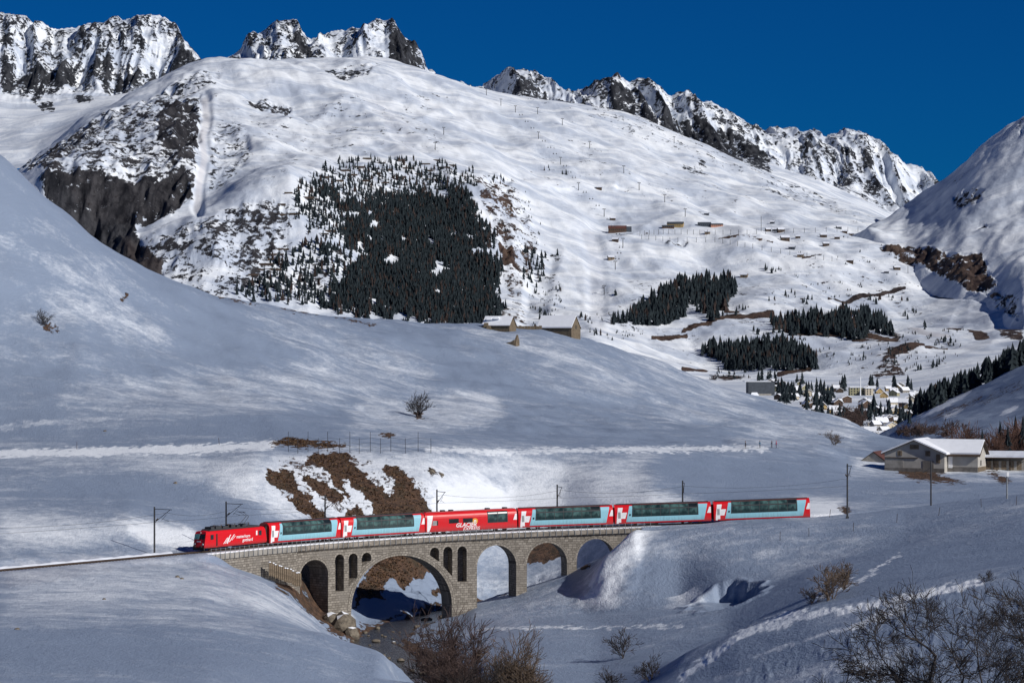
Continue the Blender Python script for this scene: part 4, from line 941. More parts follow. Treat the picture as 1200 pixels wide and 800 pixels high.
# ploughed snow bank along the near side of the line, left
mb = MB(); vs = []; n_ = 120
for k in range(n_ + 1):
    s_ = 0.5 + (S_ABUT - 4 - 0.5) * k / n_; g = 0.5 + 0.25 * math.sin(k * 0.9) + 0.2 * math.sin(k * 2.3)
    for o_, z_ in ((1.5, -0.35), (1.9, 0.12 * g), (2.5, 0.28 * g), (3.6, -0.15), (4.2, -0.6)): vs.append(tuple(rail(s_, o_, z_) - tl))
mb.add(vs, [(k * 5 + j, k * 5 + 5 + j, k * 5 + 6 + j, k * 5 + 1 + j) for k in range(n_) for j in range(4)])
o = mb.build('ploughed_snow_bank', M['snow_cap'], track, smooth=True)

# ------------------------------------------------------------------ catenary masts and wires
MAST = [(181, 1, 'black overhead line mast alone left of the locomotive with its shadow on the snow'), (265, 1, 'overhead line mast rising behind the locomotive roof'),
        (381, 1, 'overhead line mast behind the first panorama coach against the brown bank'), (512, 1, 'overhead line mast behind the left end of the all red coach'),
        (653, 1, 'overhead line mast behind the panorama coach to the right of the red coach'), (800, 1, 'overhead line mast behind the second last coach'),
        (993, -1, 'tall plain overhead line mast on the snow just right of the train\'s tail')]
wires = []
for u, sd, lab in MAST:
    off = 2.7 if sd > 0 else -2.9
    s_ = s_of_u(u, off); b = rail(s_, off, -0.3)
    if sd < 0: b = near.hit(993, 607)
    t = empty('overhead_line_mast', tuple(b)); tag(t, lab, 'line mast', 'masts of the overhead line')
    H = 8.0 if sd > 0 else 9.7
    mb = MB(); mb.tube((0, 0, -1.5), (0, 0, H), 0.17, 0.13, 8); mb.box((0, 0, 0.1), (0.5, 0.5, 0.5)); mb.build('post', M['steel'], t)
    tw = (rail(s_, 0) - rail(s_, off)).normalized(); tw = Vector((tw.x, tw.y, 0))
    L = 3.4 if sd > 0 else -1.6
    MB().tube(Vector((0, 0, H - 0.35)), tw * L * 1.12 + Vector((0, 0, H - 0.35)), 0.055, None, 5).build('arm', M['steel'], t)
    MB().tube(Vector((0, 0, H - 2.6)), tw * L + Vector((0, 0, H - 0.4)), 0.05, None, 5).build('brace', M['steel'], t)
    mb = MB()
    for k in range(4): mb.tube(tw * (0.35 + k * 0.12) + Vector((0, 0, H - 2.25 + k * 0.09)), tw * (0.41 + k * 0.12) + Vector((0, 0, H - 2.2 + k * 0.09)), 0.11, None, 6)
    mb.build('insulator', M['brownwood'], t)
    mb = MB(); mb.tube(tw * L * 0.78 + Vector((0, 0, H - 1.2)), tw * L * 0.45 + Vector((0, 0, H - 2.2)), 0.03, None, 4); mb.tube(tw * L * 0.5 + Vector((0, 0, H - 1.9)), tw * L * 0.95 + Vector((0, 0, H - 2.25)), 0.03, None, 4); mb.build('registration_arm', M['steel'], t)
    if sd > 0: wires.append((b + tw * 2.7 + Vector((0, 0, H - 0.9)), b + tw * 2.7 + Vector((0, 0, H - 2.3)), s_))
def plain_post(u, v, Y, top_v, name, lab, cat, arms=0, mat='steel'):
    b = near.hit(u, v) if Y is None else Vector(at(u, v, Y))
    if Y is not None: b.z = near.height(b.x, b.y)
    H = EYE - (top_v - 400) / F * b.y - b.z
    t = empty(name, tuple(b)); tag(t, lab, cat)
    MB().tube((0, 0, -1), (0, 0, H), 0.16, 0.12, 8).build('post', M[mat], t)
    if arms: MB().box((-0.55, 0, H - 0.5), (1.3, 0.09, 0.09)).build('cross_arm', M[mat], t)
    return t, H
t, H = plain_post(1091, 592, None, 540, 'power_pole', 'dark pole in front of the grey farm building with a slanting bar near its top', 'pole')
MB().tube((0, 0, H - 1.2), (-1.5, 0, H - 2.1), 0.07, None, 5).build('slanting_bar', M['steel'], t)
t, H = plain_post(1180, 584, None, 553, 'signal_post', 'short grey post with a white plate at its head at the right edge', 'post', 0, 'galv')
MB().box((0.12, -0.18, H - 0.35), (0.45, 0.06, 0.8)).build('plate', M['white'], t)
# messenger and contact wires
for k, nm in ((0, 'messenger wire strung between the masts above the train'), (1, 'contact wire strung between the masts just above the train roofs')):
    mb = MB(); s0 = s_of_u(-60, 0); pts = [tuple(rail(s0, 0, 5.6 + (1.4 if k == 0 else 0)))] + [tuple(w_[k]) for w_ in wires] + [tuple(rail(s_of_u(993, 0), 0, 5.6 + (1.4 if k == 0 else 0)))]
    for a, b in zip(pts[:-1], pts[1:]):
        a = Vector(a); b = Vector(b)
        for j in range(6):
            t0, t1 = j / 6, (j + 1) / 6; sag = lambda t: (-0.9 if k == 0 else -0.12) * 4 * t * (1 - t)
            mb.tube(a.lerp(b, t0) + Vector((0, 0, sag(t0))), a.lerp(b, t1) + Vector((0, 0, sag(t1))), 0.022, None, 3, 0, False)
    o = mb.build('overhead_wire', M['steel']); tag(o, nm, 'wire')

# ------------------------------------------------------------------ train
PROF = [(1.20, 0.30), (1.30, 0.42), (1.33, 0.7), (1.335, 2.2), (1.32, 2.75), (1.27, 3.05), (1.17, 3.32), (1.0, 3.55), (0.7, 3.74), (0.35, 3.83), (0.0, 3.85)]
PZ = [p[1] for p in PROF]; PY = [p[0] for p in PROF]
def side_y(z): return float(np.interp(z, PZ, PY))
def loft(mb, x0, x1, prof=PROF, mi=0, nose=0.0):
    full = [(-y, z) for y, z in prof] + [(y, z) for y, z in reversed(prof[:-1])]
    n_ = len(full); vs = [(x0, y, z) for y, z in full] + [(x1, y, z) for y, z in full]
    fs = [(k, n_ + k, n_ + (k + 1) % n_, (k + 1) % n_) for k in range(n_)] + [tuple(range(n_)), tuple(range(2 * n_ - 1, n_ - 1, -1))]
    mb.add(vs, fs, mi)
def rows_panel(mb, rows, off, side=-1, mi=0, nx=1):
    """panel lying on the body side; rows of (z, x left, x right), cut where the side curves"""
    rows = sorted(rows); zs = [r_[0] for r_ in rows]
    allz = sorted(set(zs) | {z for z in PZ if zs[0] < z < zs[-1]})
    L = [float(np.interp(z, zs, [r_[1] for r_ in rows])) for z in allz]; Rr = [float(np.interp(z, zs, [r_[2] for r_ in rows])) for z in allz]
    out = []; inn = []
    for z, l, r_ in zip(allz, L, Rr):
        y = side_y(z); nz = 0.25 if z > 2.9 else 0.0
        out += [(l, side * (y + off), z + off * nz * 2), (r_, side * (y + off), z + off * nz * 2)]; inn += [(l, side * (y - 0.02), z), (r_, side * (y - 0.02), z)]
    n_ = len(allz); b = 2 * n_; fs = []
    for k in range(n_ - 1):
        fs.append((2 * k, 2 * k + 1, 2 * k + 3, 2 * k + 2)); fs.append((2 * k, 2 * k + 2, b + 2 * k + 2, b + 2 * k)); fs.append((2 * k + 1, b + 2 * k + 1, b + 2 * k + 3, 2 * k + 3))
    fs += [(0, b, b + 1, 1), (2 * n_ - 2, 2 * n_ - 1, b + 2 * n_ - 1, b + 2 * n_ - 2)]
    if side > 0: fs = [tuple(reversed(f)) for f in fs]
    mb.add(out + inn, fs, mi)
def part_panel(name, rows, off, mat, parent, both=True):
    for sd in ((-1, 1) if both else (-1,)):
        mb = MB(); rows_panel(mb, rows, off, sd); mb.build(name, mat, parent)
def bogie(parent, x):
    mb = MB(); mb.box((x, 0, 0.52), (2.6, 1.9, 0.28))
    for y in (-0.86, 0.86): mb.box((x, y, 0.46), (2.3, 0.18, 0.22))
    b = mb.build('bogie', M['black'], parent)
    for dx in (-0.9, 0.9):
        w_ = MB()
        for y in (-0.55, 0.55): w_.tube((x + dx, y - 0.07, 0.36), (x + dx, y + 0.07, 0.36), 0.36, None, 14)
        w_.tube((x + dx, -0.6, 0.36), (x + dx, 0.6, 0.36), 0.08, None, 6); w_.build('wheelset', M['rail'], b)
LC = 17.75
def panorama():
    t = empty('panorama_coach')
    mb = MB(); loft(mb, 0.0, LC); body = mb.build('body', M['red'], t)
    part_panel('red_skirt', [(0.34, 2.2, 16.3), (0.62, 2.25, 16.4)], 0.018, M['dark_red'], t)
    part_panel('blue_panel', [(0.64, 2.05, 16.42), (3.55, 2.72, 17.12)], 0.02, M['blue'], t)
    part_panel('window_surround', [(1.56, 3.12, 15.42), (3.74, 3.30, 15.42)], 0.034, M['roof_dark'], t)
    xs = np.linspace(3.30, 15.30, 8)
    lo = MB(); up = MB()
    for k in range(7):
        for z0, z1, m_, nm in ((1.64, 2.86, M['glass'], 'window_pane'), (3.06, 3.62, M['glass_dark'] if k == 6 else M['glass'], 'roof_pane')):
            part_panel(nm, [(z0, xs[k] + 0.06, xs[k + 1] - 0.06), (z1, xs[k] + 0.06, xs[k + 1] - 0.06)], 0.046, m_, t)
    part_panel('small_window', [(1.75, 2.62, 2.9), (2.1, 2.66, 2.98)], 0.03, M['glass'], t, False)
    # white cross and arrow, end doors
    for sd in (-1, 1):
        cr = MB()
        rows_panel(cr, [(0.42, 0.30, 0.66), (1.25, 0.36, 1.02), (2.42, 0.50, 1.32), (3.28, 0.62, 1.52)], 0.012, sd)
        rows_panel(cr, [(1.28, 1.02, 1.92), (2.40, 1.31, 2.26)], 0.0125, sd)
        cr.build('white_cross', M['white'], t)
    part_panel('door', [(0.6, 0.55, 1.15), (2.65, 0.55, 1.15)], 0.016, M['white'], t)
    part_panel('door_window', [(1.35, 0.62, 1.08), (2.5, 0.62, 1.08)], 0.024, M['grey'], t)
    part_panel('white_arrow', [(1.85, 17.0, 17.72), (2.95, 17.42, 17.72)], 0.012, M['white'], t)
    mb = MB(); loft(mb, 0.35, LC - 0.35, [(0.62, 3.79), (0.6, 3.86), (0.3, 3.93), (0, 3.95)]); mb.build('roof', M['roof_dark'], t)
    for x, mm in ((-0.22, 0), (LC + 0.22, 0)):
        mb = MB(); mb.box((x, 0, 1.95), (0.5, 1.5, 2.6)); mb.build('gangway', M['black'], t)
    mb = MB(); mb.box((LC / 2, 0, 0.38), (8.0, 2.0, 0.30)); mb.box((LC / 2 - 2, 0, 0.25), (2.2, 2.2, 0.3)); mb.build('underframe', M['black'], t)
    bogie(t, 2.9); bogie(t, LC - 2.9)
    return t
def text_mesh(body, size, parent, loc, mat, shear=0.0, bold=0.0, name='lettering'):
    cu = bpy.data.curves.new(name, 'FONT'); cu.body = body; cu.size = size; cu.shear = shear; cu.offset = bold; cu.extrude = 0.004; cu.align_x = 'LEFT'
    cu.resolution_u = 3
    ob = bpy.data.objects.new(name, cu); COL.objects.link(ob); dg = bpy.context.evaluated_depsgraph_get(); dg.update()
    me = bpy.data.meshes.new_from_object(ob.evaluated_get(dg)); bpy.data.objects.remove(ob)
    me.materials.clear(); me.materials.append(mat)
    o = bpy.data.objects.new(name, me); COL.objects.link(o); o.parent = parent; o.location = loc; o.rotation_euler = (R(90), 0, 0); return o
def red_coach():
    t = empty('service_coach')
    mb = MB(); loft(mb, 0.0, LC); mb.build('body', M['red'], t)
    cr = MB(); rows_panel(cr, [(0.42, 0.28, 0.66), (1.25, 0.30, 1.02), (2.42, 0.34, 1.30), (3.28, 0.40, 1.46)], 0.012); cr.build('white_cross', M['white'], t)
    part_panel('grey_window', [(1.5, 1.25, 2.15), (2.35, 1.42, 2.15)], 0.02, M['grey'], t, False)
    part_panel('dark_edge', [(1.5, 2.16, 2.4), (2.35, 2.16, 2.4)], 0.02, M['black'], t, False)
    for x in (4.5, 7.2): part_panel('window_pane', [(1.75, x, x + 1.9), (2.55, x, x + 1.9)], 0.02, M['glass_dark'], t)
    part_panel('window_surround', [(1.5, 12.0, 15.95), (3.55, 12.0, 15.95)], 0.02, M['roof_dark'], t)
    for x in (12.12, 14.05): part_panel('window_pane', [(1.6, x, x + 1.78), (2.95, x, x + 1.78)], 0.032, M['glass'], t); part_panel('roof_pane', [(3.1, x, x + 1.78), (3.45, x, x + 1.78)], 0.032, M['glass_dark'], t)
    part_panel('door', [(0.6, 10.45, 11.35), (3.1, 10.45, 11.35)], 0.012, M['red'], t)
    part_panel('white_arrow', [(1.85, 17.0, 17.72), (2.95, 17.42, 17.72)], 0.012, M['white'], t, False)
    text_mesh('GLACIER', 1.02, t, (5.75, -1.352, 1.02), M['white'], 0.3, 0.022)
    text_mesh('EXPRESS', 0.86, t, (7.15, -1.352, 0.36), M['white'], 0.3, 0.006)
    em = MB()                                     # round yellow emblem with a darker inner ring
    for r0, r1, y, mi in ((0.0, 0.36, -1.356, 0), (0.40, 0.52, -1.354, 0), (0.10, 0.24, -1.362, 1)):
        n_ = 20
        for k in range(n_):
            a0, a1 = 2 * math.pi * k / n_, 2 * math.pi * (k + 1) / n_
            em.add([(9.55 + r0 * math.cos(a0), y, 1.95 + r0 * math.sin(a0)), (9.55 + r1 * math.cos(a0), y, 1.95 + r1 * math.sin(a0)), (9.55 + r1 * math.cos(a1), y, 1.95 + r1 * math.sin(a1)), (9.55 + r0 * math.cos(a1), y, 1.95 + r0 * math.sin(a1))], [(0, 1, 2, 3)], mi)
    em.build('emblem', [M['yellow'], M['white']], t)
    mb = MB(); loft(mb, 0.35, LC - 0.35, [(0.62, 3.79), (0.6, 3.86), (0.3, 3.9), (0, 3.92)]); mb.build('roof', M['dark_red'], t)
    for x in (3.8, 5.4, 12.5, 15.9): MB().box((x, 0, 4.0), (0.7, 0.9, 0.25)).build('roof_vent', M['roof_dark'], t)
    for x in (-0.22, LC + 0.22): MB().box((x, 0, 1.95), (0.5, 1.5, 2.6)).build('gangway', M['black'], t)
    MB().box((LC / 2, 0, 0.34), (8.0, 2.0, 0.30)).build('underframe', M['black'], t)
    bogie(t, 2.9); bogie(t, LC - 2.9); return t
LL = 15.6
def locomotive():
    t = empty('electric_locomotive')
    pr = [(1.20, 0.55), (1.30, 0.75), (1.33, 1.0), (1.33, 2.75), (1.27, 3.05), (1.1, 3.25), (0.6, 3.33), (0, 3.35)]
    full = [(-y, z) for y, z in pr] + [(y, z) for y, z in reversed(pr[:-1])]; n_ = len(full)
    def xs(z, front):                              # raked cab front: leans back above the sill
        r_ = 0.0 if z < 1.9 else (z - 1.9) * 0.42
        r_ += 0.10 if z < 0.7 else 0
        return r_ if front else LL - r_
    mb = MB(); vs = []
    stations = [(None, True), (2.2, None), (LL - 2.2, None), (None, False)]
    for x, fr in stations:
        for y, z in full:
            yy = y * (0.93 if x is None else 1.0); vs.append((xs(z, fr) if x is None else x, yy, z))
    fs = []
    for k in range(3): fs += [(k * n_ + j, (k + 1) * n_ + j, (k + 1) * n_ + (j + 1) % n_, k * n_ + (j + 1) % n_) for j in range(n_)]
    fs += [tuple(range(n_)), tuple(range(4 * n_ - 1, 3 * n_ - 1, -1))]
    mb.add(vs, fs); mb.build('body', M['red'], t)
    MB().box((LL / 2, 0, 0.62), (LL - 0.8, 2.3, 0.34)).build('underframe', M['black'], t)
    # cab fronts
    for fr, sg in ((True, -1), (False, 1)):
        def fx(z, d): return xs(z, fr) + sg * d
        for y0, y1, m_ in ((-1.12, -0.08, 'glass_dark'), (0.08, 1.12, 'glass_teal')):
            g = MB(); z0, z1 = 2.0, 2.85
            g.add([(fx(z0, 0.03), y0, z0), (fx(z0, 0.03), y1, z0), (fx(z1, 0.03), y1, z1), (fx(z1, 0.03), y0, z1), (fx(z0, -0.03), y0, z0), (fx(z0, -0.03), y1, z0), (fx(z1, -0.03), y1, z1), (fx(z1, -0.03), y0, z1)],
                  [(0, 1, 2, 3), (0, 4, 5, 1), (1, 5, 6, 2), (2, 6, 7, 3), (3, 7, 4, 0)]); g.build('windscreen', M[m_], t)
        for y in (-0.9, 0.9):
            MB().tube((fx(1.2, 0.0), y, 1.18), (fx(1.2, 0.07), y, 1.18), 0.16, 0.15, 12).build('headlight', M['white'], t)
            b = MB(); b.tube((fx(1, 0), y * 0.8, 0.78), (fx(1, 0.42), y * 0.8, 0.78), 0.08, None, 8); b.tube((fx(1, 0.42), y * 0.8, 0.78), (fx(1, 0.48), y * 0.8, 0.78), 0.2, None, 10); b.build('buffer', M['black'], t)
        MB().tube((fx(3.05, 0.0), 0, 3.06), (fx(3.05, 0.07), 0, 3.06), 0.11, None, 10).build('top_light', M['white'], t)
        b = MB(); b.box((fx(1.5, 0.03), 0.0, 1.62), (0.03, 0.9, 0.16)); b.build('front_lettering_plate', M['white'], t)
        b = MB(); b.tube((fx(1.9, 0.05), 0.75, 1.9), (fx(2.3, 0.05), 0.35, 2.4), 0.02, None, 4); b.tube((fx(1.9, 0.05), -0.75, 1.9), (fx(2.3, 0.05), -0.35, 2.4), 0.02, None, 4); b.build('wiper', M['black'], t)
        MB().prism_x([(-1.25, 0.18), (1.25, 0.18), (1.2, 0.58), (-1.2, 0.58)], min(fx(0, 0), fx(0, 0.22)), max(fx(0, 0), fx(0, 0.22))).build('snow_plough', M['black'], t)
    for sd in (-1, 1):
        for x0, x1 in ((1.45, 2.15), (LL - 2.15, LL - 1.45)):
            MB().box(((x0 + x1) / 2, sd * 1.335, 2.3), (x1 - x0, 0.04, 0.8)).build('side_window', M['pane'], t)
        for x0 in (2.95,):
            b = MB()
            b.box((x0, sd * 1.335, 1.8), (0.34, 0.04, 2.0)); b.build('door_grille', M['black'], t)
        MB().box((LL - 2.7, sd * 1.335, 2.35), (0.36, 0.04, 0.75)).build('number_plate', M['white'], t)
    # mountain emblem of slanting strokes and lettering, near side
    e = MB()
    def stroke(x0, z0, x1, z1, w_):
        e.add([(x0, -1.345, z0), (x0 + w_, -1.345, z0), (x1 + w_, -1.345, z1), (x1, -1.345, z1)], [(0, 1, 2, 3)])
    stroke(4.5, 1.0, 5.5, 2.0, 0.22); stroke(4.95, 1.05, 6.3, 2.45, 0.20); stroke(5.35, 1.0, 5.95, 2.0, 0.28); stroke(5.9, 1.25, 7.2, 2.45, 0.22); stroke(6.55, 1.5, 7.5, 2.2, 0.16)
    e.build('emblem', M['white'], t)
    text_mesh('matterhorn', 0.74, t, (7.75, -1.35, 1.75), M['white'], 0.15, 0.012); text_mesh('gotthard', 0.74, t, (9.3, -1.35, 1.12), M['white'], 0.15, 0.012)
    # roof equipment
    rf = MB(); rf.prism([(1.5, 3.3), (LL - 1.4, 3.3), (LL - 1.7, 3.58), (1.9, 3.58)], -0.95, 0.95); r0 = rf.build('roof', M['roof_dark'], t)
    for x, w_, h_ in ((2.6, 0.9, 0.35), (4.0, 1.4, 0.42), (5.9, 1.5, 0.3), (7.6, 1.0, 0.45), (9.0, 0.8, 0.3), (10.4, 0.9, 0.25)):
        MB().box((x, rng.uniform(-0.1, 0.1), 3.58 + h_ / 2), (w_, 1.5, h_), 0, 0, 0.9).build('resistor_box', M['steel'], r0)
    for x in (3.2, 5.0, 6.8, 8.4, 11.8): MB().tube((x, -0.45, 3.55), (x, -0.45, 4.15), 0.08, 0.06, 8).build('insulator', M['brownwood'], r0)
    MB().tube((2.8, -0.45, 4.17), (11.9, -0.45, 4.17), 0.025, None, 5).build('busbar', M['rail'], r0)
    # raised pantograph at the rear
    p = MB(); p.box((11.2, 0, 3.9), (1.7, 1.3, 0.09))
    for y in (-0.45, 0.45):
        p.tube((10.6, y, 3.95), (12.1, y * 0.6, 5.15), 0.045, None, 5); p.tube((12.1, y * 0.6, 5.15), (10.5, y * 0.9, 5.95), 0.035, None, 5)
    pt = p.build('pantograph', M['steel'], t)
    b = MB(); b.box((10.35, 0, 5.98), (0.08, 1.7, 0.07)); b.box((10.6, 0, 5.98), (0.08, 1.7, 0.07)); b.build('contact_bow', M['steel'], pt)
    for x in (2.9, LL - 2.9): bogie(t, x)
    return t
SB = [s_of_u(u) for u in (308, 393, 494, 604, 718, 835, 950)]
S_TAIL = SB[-1]; PITCH = (S_TAIL - SB[0]) / 6
def place_vehicle(t, s0, length):
    a = rail(s0); b = rail(s0 + length); d = (b - a).normalized()
    yx = Vector((-d.y, d.x, 0)).normalized(); zx = d.cross(yx)
    mtx = Matrix(((d.x, yx.x, zx.x, a.x), (d.y, yx.y, zx.y, a.y), (d.z, yx.z, zx.z, a.z), (0, 0, 0, 1)))
    t.matrix_world = mtx
loco = locomotive(); tag(loco, 'red electric locomotive with black roof gear at the head of the train', 'locomotive')
place_vehicle(loco, SB[0] - LL - 0.35, LL)
labels = ['pale blue and red panorama coach coupled right behind the locomotive', 'pale blue and red panorama coach just left of the all red coach', None,
          'pale blue and red panorama coach just right of the all red coach', 'pale blue and red panorama coach second from the train\'s tail end', 'last pale blue and red panorama coach with its red tail out on the snow']
pano = None
for k in range(6):
    if k == 2:
        t = red_coach(); tag(t, 'all red coach with white GLACIER EXPRESS lettering in the middle of the train', 'railway coach', 'coaches of the train')
    else:
        if pano is None: pano = panorama(); t = pano
        else: t = copy_tree(pano)
        tag(t, labels[k], 'railway coach', 'coaches of the train')
    if k == 5:
        for c in list(t.children):
            if c.name.startswith('gangway') and c.data.vertices[0].co.x > 5: bpy.data.objects.remove(c)
    place_vehicle(t, SB[0] + PITCH * k + (PITCH - LC) / 2, LC)

# ------------------------------------------------------------------ buildings
def gable(t, w, d, eave, ridge, mats, along='x', oh=0.5, snow=0.35, snow_mat=None, base=1.0, th=0.18):
    """wall, roof and its snow in local coordinates; origin at the middle of the floor; ridge along x or y"""
    wl_ = MB()
    if along == 'x':
        wl_.prism_x([(-d / 2, -base), (d / 2, -base), (d / 2, eave), (0, ridge), (-d / 2, eave)], -w / 2, w / 2)
    else:
        wl_.prism([(-w / 2, -base), (w / 2, -base), (w / 2, eave), (0, ridge), (-w / 2, eave)], -d / 2, d / 2)
    wall_ = wl_.build('wall', mats[0], t)
    half = (d if along == 'x' else w) / 2; sl = (ridge - eave) / half; full = (w if along == 'x' else d)
    e = half + oh; ze = eave - sl * oh
    def slab(z0, z1, shrink):
        pr = [(-e + shrink, ze + sl * shrink + z0), (0, ridge + z0), (e - shrink, ze + sl * shrink + z0), (e - shrink, ze + sl * shrink + z1), (0, ridge + z1), (-e + shrink, ze + sl * shrink + z1)]
        mb = MB()
        if along == 'x': mb.prism_x(pr, -full / 2 - oh + shrink, full / 2 + oh - shrink)
        else: mb.prism(pr, -full / 2 - oh + shrink, full / 2 + oh - shrink)
        return mb
    rf = slab(0.01, th, 0).build('roof', mats[1], t)
    if snow: slab(th + 0.003, th + snow, 0.10).build('roof_snow', snow_mat or M['snow'], rf)
    return wall_, rf
def face_rect(mb, x0, x1, z0, z1, y, dep=0.06, mi=0):
    mb.box(((x0 + x1) / 2, y, (z0 + z1) / 2), (x1 - x0, dep, z1 - z0), 0, mi)

# farm building
fb = at(1079, 549, 703); fb.z = near.height(fb.x, fb.y)
farm = empty('farm_building', tuple(fb), R(-24)); farm.scale = (0.87,) * 3; tag(farm, 'large grey farm building with snowy roof and brown shutters', 'farm building')
W1, D1 = 17.4, 13.0
w_, r_ = gable(farm, W1, D1, 5.0, 8.6, (M['plaster'], M['wood_dark']), 'y', 0.9, 0.4)
mb = MB(); face_rect(mb, -W1 / 2, W1 / 2, -1, 0.9, -D1 / 2 - 0.03, 0.1); mb.build('plinth', M['plaster_lo'], farm)
mb = MB(); face_rect(mb, -W1 / 2 + 0.1, 1.0, 3.6, 3.85, -D1 / 2 - 0.12, 0.3); mb.build('canopy_beam', M['wood_dark'], farm)
mb = MB(); face_rect(mb, -W1 / 2 + 0.1, -3.2, 0.9, 3.6, -D1 / 2 - 0.04, 0.08); mb.build('grey_boarding', M['concrete'], farm)
for x0, x1, z0, z1 in ((-0.9, 1.7, 6.0, 7.5), (-3.7, -2.6, 4.4, 5.6), (3.6, 5.0, 4.3, 5.9), (7.4, 8.3, 2.6, 5.0)):
    pass
for x0, x1, z0, z1 in ((-1.3, 1.3, 6.2, 7.5), (-4.9, -3.6, 4.3, 5.7), (3.2, 4.6, 4.3, 5.8), (6.3, 7.5, 2.4, 4.9)):
    s_ = MB(); face_rect(s_, x0, x1, z0, z1, -D1 / 2 - 0.05, 0.12); f_ = s_.build('shutter', M['timber'], farm)
    s_ = MB(); xm = (x0 + x1) / 2; face_rect(s_, xm - 0.04, xm + 0.04, z0, z1, -D1 / 2 - 0.13, 0.05); s_.build('batten', M['wood_dark'], f_)
mb = MB(); face_rect(mb, 2.4, 5.6, 0.2, 3.0, -D1 / 2 - 0.05, 0.1); mb.build('door', M['plaster_lo'], farm)
wx, wy = 12.2, 1.0; W2, D2 = 10.5, 9.0
wg = MB(); wg.prism_x([(-D2 / 2 + wy, -1.5), (D2 / 2 + wy, -1.5), (D2 / 2 + wy, 4.9), (wy, 8.3), (-D2 / 2 + wy, 4.9)], wx - W2 / 2 + 1.8, wx + W2 / 2); wg.build('wing_wall', M['plaster'], farm)
sl = 3.4 / 4.5; oh = 0.9
rf = MB(); rf.prism_x([(wy - D2 / 2 - oh, 4.9 - sl * oh), (wy, 8.32), (wy + D2 / 2 + oh, 4.9 - sl * oh), (wy + D2 / 2 + oh, 5.12 - sl * oh), (wy, 8.54), (wy - D2 / 2 - oh, 5.12 - sl * oh)], 1.5, wx + W2 / 2 + 0.9); rw = rf.build('wing_roof', M['wood_dark'], farm)
rf = MB(); rf.prism_x([(wy - D2 / 2 - 0.3, 5.15 - sl * 0.3), (wy, 8.56), (wy + D2 / 2 + oh - 0.1, 5.14 - sl * 0.8), (wy + D2 / 2 + oh - 0.1, 5.6 - sl * 0.8), (wy, 9.0), (wy - D2 / 2 - 0.3, 5.55 - sl * 0.3)], 0.5, wx + W2 / 2 + 0.7); rf.build('roof_snow', M['snow'], rw)
mb = MB(); mb.box((wx + 0.9, wy - D2 / 2 - 0.03, -0.1), (W2 - 1.9, 0.1, 2.8)); mb.build('plinth', M['plaster_lo'], farm)
mb = MB(); mb.box((9.6, wy - D2 / 2 - 0.06, 2.6), (1.2, 0.12, 3.2)); mb.build('door', M['white'], farm)
mb = MB(); mb.box((wx + W2 / 2 + 0.03, wy - 1.2, 2.4), (0.1, 0.9, 1.5)); mb.build('window', M['pane'], farm)
mb = MB(); mb.box((wx + W2 / 2 + 0.03, wy, 0.0), (0.12, D2 - 0.1, 2.6)); mb.build('plinth', M['rubble'], farm)
# red-roofed shed half buried left of the farm
p = near.hit(1029, 541); t = empty('shed', tuple(p + Vector((0, 3, -0.6))), R(-22)); tag(t, 'low shed with rusty red roof half buried in snow left of the farm', 'shed')
gable(t, 7.0, 7.0, 0.6, 3.1, (M['concrete'], M['wood_dark']), 'y', 0.3, 0)
mb = MB(); mb.add([(0.1, -3.9, 3.30), (3.8, -3.9, 0.66), (3.8, 3.9, 0.66), (0.1, 3.9, 3.30), (0.1, -3.9, 3.38), (3.8, -3.9, 0.74), (3.8, 3.9, 0.74), (0.1, 3.9, 3.38)], [(4, 5, 6, 7), (0, 1, 5, 4), (1, 2, 6, 5), (2, 3, 7, 6)]); mb.build('roof_sheet', M['rust_roof'], t)
# open timber shed at the right edge
p = near.hit(1174, 552); t = empty('timber_shed', tuple(p + Vector((1.0, 5, 0.2))), R(-14)); tag(t, 'long low timber shed with flat snowy roof at the right edge', 'shed')
mb = MB(); mb.box((0, 2.2, 1.2), (12.5, 0.3, 3.4)); mb.build('back_wall', M['concrete'], t)
for k in range(20):
    x = -6.0 + k * 0.62; MB().box((x, -1.9, 1.1), (0.56, 0.09, 2.2)).build('plank', M['timber'] if k % 3 else M['concrete'], t)
for x in (-6.2, -2, 2, 6.2): MB().box((x, -2.1, 1.4), (0.25, 0.25, 3.2)).build('post', M['wood_dark'], t)
mb = MB(); mb.prism_x([(-3.4, 2.9), (3.0, 3.9), (3.0, 4.1), (-3.4, 3.1)], -6.8, 6.8); rf = mb.build('roof', M['wood_dark'], t)
mb = MB(); mb.prism_x([(-3.3, 3.103), (2.9, 4.103), (2.9, 4.55), (-3.3, 3.62)], -6.7, 6.7); mb.build('roof_snow', M['snow_cap'], rf)

# stone barns on the hill crest
def stone_barn(u, v, Yoff, w, d, eave, ridge, rz, lab, name='stone_barn', snow=0.4, mats=None):
    p = near.hit(u, v); p = p + Vector((0, Yoff, 0)); p.z = near.height(p.x, p.y) if Yoff < 20 else p.z
    t = empty(name, tuple(p), rz); tag(t, lab, 'barn')
    gable(t, w, d, eave, ridge, mats or (M['rubble'], M['wood_dark']), 'x', 0.25, snow, None, 3.0)
    return t
t = stone_barn(655, 391, 3, 14.5, 8.0, 1.9, 6.2, R(-27), 'tawny stone barn with a clean snowy roof on the hill crest, the larger one')
mb = MB(); mb.box((7.27, 0, 2.2), (0.06, 0.7, 1.4)); mb.build('window', M['pane'], t)
t = stone_barn(585, 388, 3, 11.0, 6.2, 1.7, 4.9, R(-24), 'ruined stone barn with sagging patchy snow roof on the hill crest', snow=0.25)
for x, y, z in ((-4.6, -3.3, 0.8), (-2.6, -3.6, 0.9), (-3.7, -3.5, 2.0)): MB().box((x, y, z), (2.0, 1.4, 1.6), 0.3, 0, 0.7).build('rubble_heap', M['rubble'], t)
